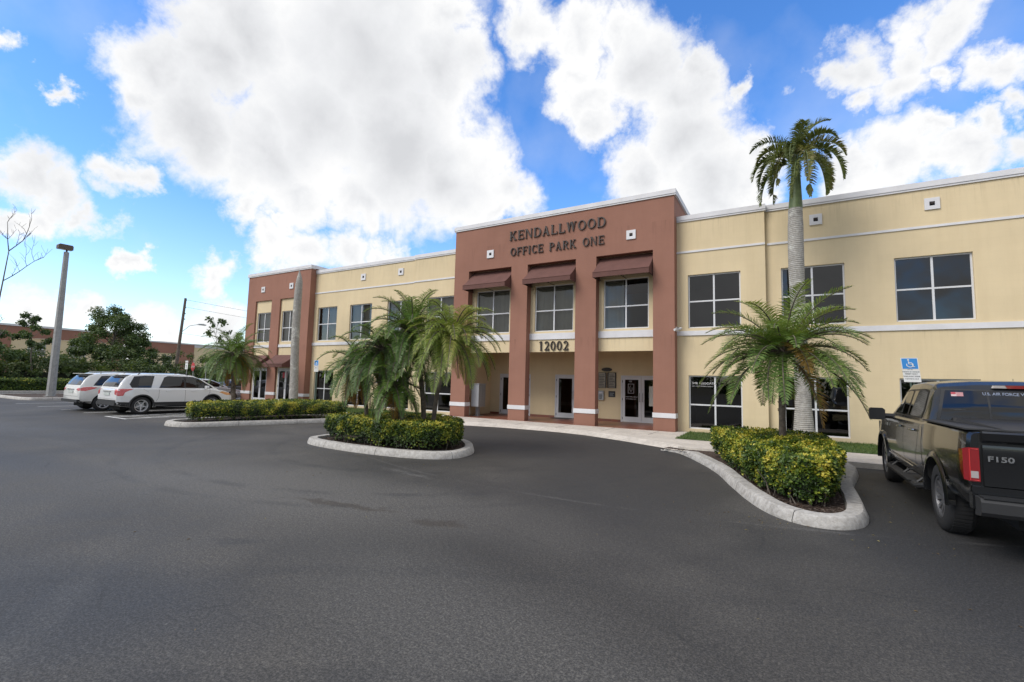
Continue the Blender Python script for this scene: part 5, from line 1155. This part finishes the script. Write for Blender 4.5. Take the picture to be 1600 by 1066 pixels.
def palm(name,label,base,crown,r,nfr,L,mats,seed,cat='palm tree',tr=.07,elr=(-25,80),ll=.30,droop=1.5,nl=46,dead=0,group=None,tint=.45,azf=None,wl=.011,bow=.12,shaft=None,hang=.35):
    rng=random.Random(seed); root=thing(name,label,cat,base,0,group); B=Vector(base); C=Vector(crown)-B
    pts=[];rs=[]
    for i in range(13):
        t=i/12; p=Vector((0,0,0)).lerp(C,t)+Vector((C.y,-C.x,0)).normalized()*0+Vector((math.copysign(bow,C.x if abs(C.x)>.02 else 1)*math.sin(PI*t)*-1,0,0)); pts.append(p); rs.append(tr*(1.35-.35*min(1,t*4))*(1+.18*max(0,t-.75)*4)*(1+.05*math.sin(i*2.1)))
    tm=MB(); tm.tube(pts,rs,12)
    # old leaf-base stubs
    for i in range(90):
        t=rng.uniform(.35,1)**.7; k_=min(11,int(t*12)); p=pts[k_].lerp(pts[k_+1],t*12-k_); a=rng.uniform(0,2*PI); d=Vector((math.cos(a),math.sin(a),.9)).normalized(); rr=tr*1.0
        tm.tube([p+Vector((d.x,d.y,0))*rr*.8,p+Vector((d.x,d.y,0))*rr*.95+d*.05],[.02,.007],4)
    tm.build('trunk',M['palmbark'],root,smooth=40)
    cm=MB(); top=C
    for i in range(nfr):
        az=i*2.39996+rng.gauss(0,.15); q=(i+.5)/nfr; el=R(elr[1]+(elr[0]-elr[1])*q**.8+rng.gauss(0,5))
        if azf: az,el,ok=azf(az,el,rng); 
        lf=L*rng.uniform(.85,1.08)*(1-.25*(1-q)*.6)
        isd=rng.random()<dead*q*2.2
        frond(cm,top+Vector((math.cos(az),math.sin(az),0))*tr*.6+Vector((0,0,-.12*q)),az,el if not isd else el-.6,lf*(.85 if isd else 1),droop*(1+.35*q)+( .8 if isd else 0),nl,ll,tint+(.18*(1-q))+rng.gauss(0,.05),rng,2 if isd else 0,wl=wl,curl=rng.gauss(0,.15),hang=hang)
    cm.build('crown',[mats,M['palmbark'],M['frond_dead']],root,tint=True)
    return root
GP='palms growing from the loop island'
palm('pygmy_date_palm','single full-crowned palm rising from the yellow-green hedge by the pickup',(-.06,10.8,.09),(-.02,10.8,2.50),0,64,1.82,M['frond'],21,tr=.064,elr=(-10,66),ll=.40,droop=1.20,nl=62,dead=.01,tint=.72,bow=.03,wl=.009,hang=.32)
palm('pygmy_date_palm','leftmost leaning palm of the loop island, with brown drooping fronds',(-9.42,8.75,.09),(-9.9,8.75,2.15),0,38,1.30,M['frond'],22,tr=.055,elr=(-35,70),ll=.30,droop=1.9,nl=56,dead=.35,group=GP,tint=.58,wl=.0075)
palm('pygmy_date_palm','tallest central palm of the loop island with dark green crown',(-7.78,9.1,.09),(-8.25,9.0,2.95),0,64,1.60,M['frond'],23,tr=.06,elr=(-28,82),ll=.34,droop=1.6,nl=56,dead=.02,group=GP,tint=.60,wl=.0075)
palm('pygmy_date_palm','palm just left of the tallest one in the loop island, crown half hidden',(-8.75,8.5,.09),(-8.75,8.5,2.5),0,46,1.40,M['frond'],24,tr=.055,elr=(-28,70),ll=.30,droop=1.8,nl=56,dead=.03,group=GP,tint=.56,bow=.03,wl=.0075)
palm('pygmy_date_palm','shortest palm low in the middle of the loop island, brown at its base',(-8.02,8.55,.09),(-8.28,8.5,1.62),0,34,1.10,M['frond'],25,tr=.06,elr=(-40,75),ll=.27,droop=1.7,nl=50,dead=.14,group=GP,tint=.60,wl=.0075)
palm('pygmy_date_palm','rightmost leaning palm of the loop island with yellow-green fronds',(-7.55,9.1,.09),(-6.98,9.0,2.80),0,58,1.55,M['frond_y'],26,tr=.055,elr=(-18,72),ll=.38,droop=1.75,nl=58,dead=.0,group=GP,tint=.62,hang=.8,wl=.0065)
palm('date_palm','lone full palm standing before the left end of the building near the wagons',(-24.95,13.9,.12),(-25.1,13.9,2.85),0,70,2.15,M['frond'],27,tr=.12,elr=(-30,75),ll=.42,droop=1.5,nl=52,dead=.14,tint=.56,bow=.02,wl=.011)
# royal palms
def royal_trunk(base,top,prof,seed,name,label,bark):
    root=thing(name,label,'palm tree',base); C=Vector(top)-Vector(base); n=26; pts=[];rs=[]
    for i in range(n+1):
        t=i/n; pts.append(C*t+Vector((.03*math.sin(t*5+seed),.03*math.cos(t*4),0))); rs.append(interp(prof,t)[0]*(1+.015*math.sin(i*2.7)))
    mb=MB(); mb.tube(pts,rs,24); mb.build('trunk',bark,root,smooth=60); return root,C
r,C=royal_trunk((.40,16.0,.1),(.38,16.0,7.1),[(0,.32),(.06,.27),(.14,.215),(.3,.188),(.55,.19),(.75,.207),(.9,.205),(1,.185)],1,'royal_palm','tall royal palm with ringed grey trunk and wind-bent crown in front of the right wing',M['royalbark'])
f=MB(); f.tube([C,C+Vector((.01,0,.5)),C+Vector((.03,0,1.1)),C+Vector((.05,0,1.62))],[.188,.16,.12,.085],18); f.build('crownshaft',M['shaft'],r,smooth=60)
rng=random.Random(5); cm=MB(); top=C+Vector((.05,0,1.55))
RF=[(178,66,1.5,2.4),(170,48,1.7,3.4),(195,30,1.7,4.0),(150,25,1.7,4.8),(25,72,1.5,1.7),(10,55,1.7,3.0),(-15,35,1.8,4.2),(5,25,1.8,5.2),(60,60,1.6,2.6),(-60,40,1.8,5.0),(-95,30,1.9,6.0),(-120,38,1.8,5.2),(110,55,1.6,3.4),(-35,20,1.8,6.0),(230,30,1.7,5.2),(-80,70,1.4,2.4),(-75,15,1.9,6.5),(-20,60,1.6,2.6),(200,58,1.5,2.8),(40,30,1.7,5),(-105,55,1.5,4.4),(160,5,1.6,5.5)]
for az,el,L,dr in RF: frond(cm,top+Vector((0,0,rng.uniform(-.15,.1))),R(az)+rng.gauss(0,.12),R(el),L*rng.uniform(.9,1.12),dr,100,.40,.70+rng.gauss(0,.14),rng,0,wl=.014,vee=1.3,curl=rng.gauss(0,.35),hang=.6,start=.14)
cm.build('crown',[M['royal'],M['shaft'],M['frond_dead']],r,tint=True)
r,C=royal_trunk((-22.0,15.3,.1),(-22.1,15.3,6.6),[(0,.25),(.08,.222),(.2,.208),(.45,.20),(.7,.197),(.9,.192),(1,.175)],2,'royal_palm','bare headless royal palm trunk like a grey column before the left tower',M['royalbark'])
f=MB(); f.tube([C-Vector((0,0,.05)),C+Vector((.0,0,.15)),C+Vector((-.01,0,.42)),C+Vector((-.03,0,.72))],[.176,.16,.10,.02],16); f.build('trunk_tip',M['royalbark'],r,smooth=60)
# ---- broadleaf trees and shrubs beyond the lot ----
def clump(mb,c,r,n,rng,ls,tint,flat=.8,mi=0):
    for i in range(n):
        v=Vector((rng.gauss(0,1),rng.gauss(0,1),rng.gauss(0,1))).normalized()*(rng.random()**.45)*r; v.z*=flat; p=Vector(c)+v
        nn=(v.normalized()+Vector((rng.gauss(0,.5),rng.gauss(0,.5),rng.gauss(.4,.5)))).normalized(); d=nn.orthogonal().normalized(); d=Matrix.Rotation(rng.uniform(0,2*PI),3,nn)@d
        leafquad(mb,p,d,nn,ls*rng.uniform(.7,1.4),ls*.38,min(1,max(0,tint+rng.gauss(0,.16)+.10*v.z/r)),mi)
def tree(name,label,base,h,w,seed,nb=14,cl=34,ls=.22,mat='tree',tint=.45,trunk=.16,lo=.35,spread=1.0,clr=(.55,1.0),group=None,barkm='bark'):
    rng=random.Random(seed); root=thing(name,label,'tree',base,0,group); tm=MB(); cm=MB()
    pts=[Vector((0,0,0))]; 
    for i in range(6): pts.append(pts[-1]+Vector((rng.gauss(0,.06*h/6),rng.gauss(0,.06*h/6),h*.85/6)))
    tm.tube(pts,[trunk*(1-.8*i/6) for i in range(7)],8)
    for b in range(nb):
        t=lo+(1-lo)*(b+.5)/nb; f=t*6*.98; k_=min(5,int(f)); p=pts[k_].lerp(pts[k_+1],f-k_); az=b*2.4+rng.gauss(0,.3); R_=w*.5*math.sin(PI*min(1,(t-lo)/(1-lo)*.8+.2))**.7*rng.uniform(.6,1.1)*spread
        e=p+Vector((math.cos(az)*R_,math.sin(az)*R_,h*.14*rng.uniform(.3,1.2))); m_=p.lerp(e,.5)+Vector((0,0,.08*h*rng.random()))
        tm.tube([p,m_,e],[trunk*.35*(1-t*.5),trunk*.2,trunk*.07],5)
        for q,s_ in ((e,1),(m_.lerp(e,.5),.8),(e+Vector((rng.gauss(0,.3),rng.gauss(0,.3),rng.gauss(.2,.2)))*w*.1,.7)):
            rr=w*.15*rng.uniform(*clr)*s_; clump(cm,q,rr,cl,rng,ls,tint+rng.gauss(0,.08))
    tm.build('trunk',M[barkm],root,smooth=60); cm.build('crown',M[mat],root,tint=True); return root
tree('broadleaf_tree','largest dark green round-crowned tree behind the white wagons',(-62,21.2,0),8.8,5.4,31,34,150,.18,tint=.42,trunk=.22,lo=.30,clr=(.8,1.25))
tree('broadleaf_tree','lower dark tree crowding the left side of the largest tree',(-60.5,18.2,0),5.4,3.4,32,16,100,.18,tint=.38,lo=.25,clr=(.8,1.2))
tree('broadleaf_tree','bushy tree on the right flank of the largest tree',(-61,23.6,0),5.6,3.6,36,16,100,.18,tint=.42,lo=.25,clr=(.8,1.2))
tree('broadleaf_tree','small open-crowned tree just left of the tall lamp post',(-55,13.8,0),6.6,2.6,33,12,60,.18,tint=.40,trunk=.08,lo=.55,clr=(.7,1.1))
tree('broadleaf_tree','dark narrow tree at the far left edge below the bare tree',(-53,10.9,0),5.2,2.8,34,14,90,.18,tint=.35,trunk=.08,lo=.25,clr=(.8,1.2))
tree('broadleaf_tree','thin sparse tree rising above the palm left of the building',(-49.9,26.0,0),8.1,2.5,35,9,12,.26,tint=.35,trunk=.06,lo=.6,clr=(.5,.8))
# bare tree at the left edge
def bare(name,label,base,h,seed):
    rng=random.Random(seed); root=thing(name,label,'tree',base); tm=MB(); cm=MB()
    def grow(p,d,L,r_,lev):
        pts=[p]; dd=d.copy()
        for i in range(5): dd=(dd+Vector((rng.gauss(0,.12),rng.gauss(0,.12 if lev else .02),rng.gauss(.05,.06)))).normalized(); pts.append(pts[-1]+dd*L/5)
        tm.tube(pts,[r_*(1-.7*i/5)+.003 for i in range(6)],5)
        if lev<3:
            for k_ in range(7 if lev==0 else 5):
                i=rng.randint(1,5) if lev else rng.randint(2,5); a=rng.uniform(0,2*PI); o=Vector((math.cos(a),math.sin(a),rng.uniform(.15,.8))).normalized(); grow(pts[i],(dd*.6+o).normalized(),L*rng.uniform(.13,.26)*(1 if lev==0 else 2.0),r_*.36,lev+1)
    grow(Vector((0,0,0)),Vector((0,.02,1)),h*.9,.055,0); tm.build('trunk',M['bark'],root,smooth=60); return root
bare('bare_tree','leafless grey-branched tree cut by the left picture edge',(-30,6.15,0),8.0,44)
# low clipped hedge at the lot edge
rng=random.Random(50); mb=MB()
for i in range(14000):
    y=rng.uniform(2,20); s_=rng.random(); x=-51.15-rng.random()*.9 if s_<.5 else -51.1-abs(rng.gauss(0,.05)); z=.95+rng.gauss(0,.05) if s_<.5 else rng.uniform(.1,.95)
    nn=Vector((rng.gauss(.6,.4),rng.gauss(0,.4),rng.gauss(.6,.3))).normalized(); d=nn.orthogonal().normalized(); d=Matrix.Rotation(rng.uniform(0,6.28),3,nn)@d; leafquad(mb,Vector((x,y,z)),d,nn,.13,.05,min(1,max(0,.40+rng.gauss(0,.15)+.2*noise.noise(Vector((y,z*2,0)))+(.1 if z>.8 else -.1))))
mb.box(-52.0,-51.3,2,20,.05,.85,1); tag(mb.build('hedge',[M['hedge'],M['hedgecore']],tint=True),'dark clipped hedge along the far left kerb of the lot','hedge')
# mixed tropical shrubs behind: one mass nobody could count
rng=random.Random(60); mb=MB()
for i in range(330):
    y=rng.uniform(1,48); x=-53.2-rng.random()*6.5; hh=(1.5+.85*abs(x+53)**.6)*(1+.35*noise.noise(Vector((y*.5,x*.3,2)))); r_=rng.uniform(.5,.95); t_=.40+.30*noise.noise(Vector((y*.35,x*.4,9)))+rng.gauss(0,.06)
    if rng.random()<.30: # spiky palmetto fan
        for k_ in range(9): frond(mb,(x,y,hh*.55),rng.uniform(0,6.28),R(rng.uniform(10,80)),rng.uniform(.8,1.3),1.6,12,.40,t_,rng,0,wl=.03,stem=0)
    else:
        for q in range(3): clump(mb,(x+rng.gauss(0,.25),y+rng.gauss(0,.3),.4+(hh-.5)*(q+.6)/3),r_*rng.uniform(.7,1),80,rng,.19,t_+rng.gauss(0,.06))
for i in range(16):  # dark earth-bound mass low in the bed
    pass
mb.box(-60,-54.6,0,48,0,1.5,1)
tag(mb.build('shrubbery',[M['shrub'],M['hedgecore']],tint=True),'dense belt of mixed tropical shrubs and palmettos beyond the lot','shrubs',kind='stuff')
# shrubs right of the wagons, nearer the building side
rng=random.Random(61); mb=MB()
for i in range(95):
    y=rng.uniform(23,44); x=-43-rng.random()*6-(y-23)*.1; hh=2.0+rng.uniform(-.5,.6); t_=.36+.28*noise.noise(Vector((y*.4,x*.4,5)))
    for q in range(3): clump(mb,(x+rng.gauss(0,.3),y+rng.gauss(0,.3),.3+(hh-.4)*(q+.6)/3),rng.uniform(.5,.9),70,rng,.19,t_+rng.gauss(0,.06))
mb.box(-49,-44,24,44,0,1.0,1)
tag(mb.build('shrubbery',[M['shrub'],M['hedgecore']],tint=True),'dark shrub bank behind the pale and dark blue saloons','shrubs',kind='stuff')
# added tree line all round, mostly out of view, darkens low window reflections
rng=random.Random(62); mb=MB()
for i in range(150):
    a=i/150*2*PI; 
    rr=130+rng.uniform(-10,25); x,y=math.cos(a)*rr-10,math.sin(a)*rr
    if y>25 and -60<x<60: continue
    for q in range(3): clump(mb,(x+rng.gauss(0,2),y+rng.gauss(0,2),1.5+rng.uniform(0,3.5)),rng.uniform(2.5,4.2),60,rng,1.1,.3+rng.gauss(0,.1))
tag(mb.build('added_tree_line',M['tree'],tint=True),'added distant tree line around the lot that darkens low window reflections','woods',kind='stuff')
# ---------------- neighbouring building ----------------
nb=thing('office_building','distant matching terracotta and cream block seen beyond the shrubs on the left','building',(-86,25,0))
def nbb(mb,name,mat,p=None):
    if p is None and name in('wall','tower_wall','coping'):
        for q in split_mb(mb,.02):
            o=q.build(name,mat,nb); o.location=-Vector((-86,25,0))
        return o
    o=mb.build(name,mat,p or nb); o.location=-Vector((86*-1,25,0)) if p is None else (0,0,0); return o
X=-86
f=MB(); wins=[(20.6,22.4),(25.2,27.0)]
holes=[(a,b,3.8,5.4) for a,b in wins]
def wallX(mb,y0,y1,z0,z1,x,holes,dep):
    ys=sorted({y0,y1,*[h[0] for h in holes],*[h[1] for h in holes]}); zs=sorted({z0,z1,*[h[2] for h in holes],*[h[3] for h in holes]})
    for i in range(len(ys)-1):
        for k in range(len(zs)-1):
            cy,cz=(ys[i]+ys[i+1])/2,(zs[k]+zs[k+1])/2
            if any(h[0]<cy<h[1] and h[2]<cz<h[3] for h in holes): continue
            mb.quad((x,ys[i],zs[k]),(x,ys[i+1],zs[k]),(x,ys[i+1],zs[k+1]),(x,ys[i],zs[k+1]))
    for a,b,c_,d_ in holes:
        for q in (((x,a,c_),(x,a,d_),(x-dep,a,d_),(x-dep,a,c_)),((x,b,c_),(x,b,d_),(x-dep,b,d_),(x-dep,b,c_)),((x,a,d_),(x,b,d_),(x-dep,b,d_),(x-dep,a,d_)),((x,a,c_),(x,b,c_),(x-dep,b,c_),(x-dep,a,c_))): mb.quad(*q)
HA=[(20.8,22.6,3.6,5.4),(25.0,26.8,3.6,5.4)]; 
wallX(f,18.4,29.5,0,5.9,X,HA,.2); HB=[(36.4,37.6,3.0,4.6),(44.6,46.2,3.0,4.6),(49.2,51.0,3.0,4.6)]
wallX(f,33.5,38.5,0,5.0,X-.0,HB[:1],.2); wallX(f,40.8,70,0,6.2,X,HB[1:],.2); f.quad((X,18.4,0),(X-20,18.4,0),(X-20,18.4,5.9),(X,18.4,5.9)); nbb(f,'wall',M['cream'])
f=MB(); f.quad((X+.15,17.8,5.9),(X+.15,33.5,5.9),(X+.15,33.5,7.35),(X+.15,17.8,7.35)); f.quad((X+.15,17.8,5.9),(X-20,17.8,5.9),(X-20,17.8,7.35),(X+.15,17.8,7.35)); f.box(X-.2,X+.15,29.5,31,0,5.9); f.box(X-.2,X+.15,17.8,19.2,0,5.9); f.box(X-.2,X+.12,38.5,40.8,0,6.6); f.box(X-.2,X+.1,33.5,38.5,5.0,6.6); nbb(f,'tower_wall',M['red'])
f=MB(); f.box(X-.3,X+.25,17.7,33.6,7.35,7.6); f.box(X-20,X-.31,17.7,17.95,7.35,7.6); f.box(X-.3,X+.2,33.62,70,6.6,6.8); f.box(X-.2,X+.06,40.8,70,6.2,6.6); nbb(f,'coping',M['trim'])
for a,b,c_,d_ in HA+HB:
    f=MB(); f.box(X-.16,X-.1,a,b,c_,c_+.09); f.box(X-.16,X-.1,a,b,d_-.09,d_); f.box(X-.16,X-.1,a,a+.09,c_,d_); f.box(X-.16,X-.1,b-.09,b,c_,d_); f.box(X-.16,X-.1,(a+b)/2-.05,(a+b)/2+.05,c_,d_); f.box(X-.155,X-.105,a,b,(c_+d_)/2-.05,(c_+d_)/2+.05); w=nbb(f,'window',M['alu'])
    p=MB(); p.box(X-.19,X-.165,a,b,c_,d_); p.build('pane',simple('far_glass',(.02,.022,.024),.08) if 'far_glass' not in MATS else MATS['far_glass'],w)
f=MB(); f.box(X-20,X-.25,18,70,5.5,5.6); nbb(f,'roof',M['ceil'])
# ---------------- poles, lamps, signs ----------------
lp=thing('lamp_post','tall grey concrete lamp post with box lamp heads on the small island','lamp post',(-39.95,10.95,0))
f=MB(); f.tube([(0,0,.08),(0,0,9.35)],[.235,.135],8); f.build('pole',M['pole'],lp,smooth=20)
f=MB(); f.tube([(0,0,9.2),(0,0,9.55)],.05,8); f.build('arm',M['bronze'],lp)
f=MB(); f.prism([(-.46,9.50),(-.46,9.74),(-.40,9.80),(.20,9.80),(.26,9.74),(.26,9.50)],-.22,.22,'x'); h=f.build('lamp_head',simple('brown_lamp_housing',(.09,.065,.05),.6),lp)
f=MB(); f.box(-.18,.18,-.42,.22,9.49,9.499); f.build('lens',M['lensclear'],h)
f=MB(); f.box(-.28,.28,-.28,.28,.08,.11); f.build('base_plate',M['pole'],lp)
up=thing('utility_pole','weathered wooden utility pole with cobra street lamp beyond the shrubs','utility pole',(-56.4,25.05,0))
f=MB(); f.tube([(0,0,0),(0,.45,9.95)],[.19,.12],10); f.build('pole',M['wood'],up,smooth=50)
f=MB(); f.tube([(0,.42,6.3),(0,1.1,7.0),(0,2.0,7.25)],.03,6); f.build('lamp_arm',M['steel'],up); f=MB(); f.prism([(1.9,7.18),(1.95,7.32),(2.4,7.36),(2.75,7.28),(2.7,7.18)],-.12,.12,'x'); f.build('lamp_head',M['steel'],up,smooth=40)
for z in (9.8,9.0,8.3,7.7): f=MB(); f.lathe([(0,.03),(.03,.06),(.06,.04),(.09,.06),(.12,.02)],8,0,'z',Matrix.Translation((.0,.55,z-.1))); f.build('insulator',M['steel'],up)
for z,sg in ((9.8,.9),(9.0,1.0),(6.1,1.2)):
    for e in (1,):
        p0=Vector((-56.4,25.4,z)); p1=Vector((-62,95*e,z+.5)) if e<0 else Vector((-52,80,z+.3)); f=MB(); f.tube([p0.lerp(p1,t/14)+Vector((0,0,-4*sg*(t/14)*(1-t/14))) for t in range(15)],.016,4)
        tag(f.build('power_line',M['black']),('top','second','lowest')[(9.8,9.0,6.1).index(z)]+' power line running '+('right towards the building' if e>0 else 'left')+' from the utility pole','power line')
def signpost(name,label,x,y,z0,plates,hz,cat='sign',lean=0):
    r=thing(name,label,cat,(x,y,z0)); f=MB(); f.tube([(0,0,-.05),(lean*hz,0,hz)],.025,8); f.build('post',M['steel'],r,smooth=50)
    for (w,a,b,mat,lines,border) in plates:
        Mx=Matrix(((1,0,lean,0),(0,1,0,0),(0,0,1,0),(0,0,0,1)))
        f=MB(); f.box(-w/2,w/2,-.034,-.028,a,b,0,Mx); o=f.build('sign_plate',mat,r)
        if lines: 
            g_=MB()
            for (s_,zz,hh,xx) in lines:
                if s_=='wheelchair': continue
                vs,fs=text_mb(s_,hh,.001,'CENTER',.0008); g_.add([Mx@Vector((xx+v.x,-.036-v.z,zz+v.y)) for v in vs],fs)
            g_.build('lettering',M['black'],o)
    return r
M['sign_blue']=simple('sign_blue',(.03,.22,.55),.5); M['sign_white']=simple('sign_white',(.66,.66,.64),.55); M['sign_red']=simple('stop_red',(.50,.05,.05),.5)
def access_sign(x,y,label,lean,zt,z0=.12):
    r=thing('parking_sign',label,'sign',(x,y,z0)); Mx=Matrix(((1,0,lean,0),(0,1,0,0),(0,0,1,0),(0,0,0,1))); H=zt-z0
    f=MB(); f.tube([Mx@Vector((-.03,0,-.05)),Mx@Vector((-.03,0,H-.2))],.022,6); f.tube([Mx@Vector((.03,0.02,-.05)),Mx@Vector((.03,.02,H-.2))],.022,6); f.build('post',simple('green_sign_post',(.06,.09,.07),.6) if 'green_sign_post' not in MATS else MATS['green_sign_post'],r)
    rr=.02
    f=MB(); f.box(-.155,.155,-.040,-.034,H-.27,H,0,Mx); p=f.build('sign_plate',M['sign_white'],r); f=MB(); f.box(-.14,.14,-.0425,-.0405,H-.255,H-.015,0,Mx); f.build('blue_field',M['sign_blue'],p)
    w=MB(); cx,cz=.0,H-.165; Y=-.0445
    w.tube([Mx@Vector((cx+.058*math.cos(t),Y,cz+.052*math.sin(t))) for t in [R(150)+R(265)*i/18 for i in range(19)]],.0085,6)
    w.tube([Mx@Vector(v) for v in ((cx-.018,Y,cz+.085),(cx-.015,Y,cz+.02),(cx+.04,Y,cz+.015),(cx+.062,Y,cz-.045),(cx+.085,Y,cz-.04))],.0095,6)
    w.tube([Mx@Vector(v) for v in ((cx-.017,Y,cz+.055),(cx+.035,Y,cz+.05))],.007,6)
    w.add([Mx@Vector((cx-.02+.018*math.cos(t),Y-.002,cz+.115+.018*math.sin(t))) for t in [2*PI*i/12 for i in range(12)]],[tuple(range(12))])
    w.build('wheelchair_symbol',M['sign_white'],p)
    f=MB(); f.box(-.15,.16,-.036,-.030,H-.56,H-.28,0,Mx); q=f.build('sign_plate',M['sign_white'],r)
    g_=MB()
    for s_,zz,hh in (('PARKING BY DISABLED',H-.335,.030),('PERMIT ONLY',H-.385,.036),('TOW-AWAY ZONE',H-.440,.034),('$ 255 FINE F.S. 318.18',H-.495,.026)):
        vs,fs=text_mb(s_,hh,.001,'CENTER',.0008); g_.add([Mx@Vector((v.x,-.0375-v.z,zz+v.y)) for v in vs],fs)
    g_.build('lettering',M['black'],q); return r
access_sign(2.68,14.0,'leaning blue and white accessible parking sign standing behind the dark pickup',-.085,2.50)
access_sign(-19.85,15.0,'accessible parking sign showing blue behind the drooping fronds of the leftmost loop palm',0,2.54)
access_sign(-15.15,14.6,'accessible parking sign half hidden behind the middle palms of the loop island',0,2.08)
signpost('road_sign','small white road sign with arrow beyond the wagons, left of the red sign',-34.2,15.9,0,[(.34,2.02,2.42,M['sign_white'],[('T',2.08,.28,0)],0),(.34,2.46,2.58,M['sign_white'],[],0)],2.6)
r=thing('stop_sign','red octagonal sign seen among the shrubs beyond the wagons','sign',(-34.1,16.25,0)); f=MB(); f.tube([(0,0,0),(0,0,2.6)],.025,8); f.build('post',M['steel'],r)
f=MB(); f.prism([(.30*math.cos(R(22.5+45*i))*.8,2.2+.30*math.sin(R(22.5+45*i))) for i in range(8)],-.034,-.028,'y'); p=f.build('sign_plate',M['sign_red'],r); f=MB(); vs,fs=text_mb('STOP',.17,.001,'CENTER',.001); f.add([(v.x,-.036-v.z,2.14+v.y) for v in vs],fs); f.build('lettering',M['sign_white'],p)
signpost('road_sign','small grey-backed sign just left of the lone full palm',-34.0,17.0,0,[(.25,1.95,2.25,M['steel'],[],0)],2.3)

rng=random.Random(90); mb=MB()
for (cx,cy,rx,ry,n) in ((-.2,6.9,1.4,.5,60),(1.25,9.5,.25,2.6,50),(-8.5,7.45,2.6,.3,70),(-17,7.4,1.2,.4,25),(-4,5,5,3,45),(2.2,13.0,1.5,.15,30)):
    for i in range(n):
        x=cx+rng.gauss(0,rx*.6); y=cy+rng.gauss(0,ry*.6); a=rng.uniform(0,6.28); l=rng.uniform(.008,.022); w=l*.35; c_,s_=math.cos(a),math.sin(a); z=.004
        if ISin(x,y): continue
        mb.add([(x-c_*l,y-s_*l,z),(x-s_*w,y+c_*w,z+.006),(x+c_*l,y+s_*l,z+.002),(x+s_*w,y-c_*w,z+.007)],[(0,1,2,3)],0,rng.random())
tag(mb.build('leaf_litter',M['litter'],tint=True),'dry fallen leaves scattered on the asphalt near the kerbs','leaf litter',kind='stuff')
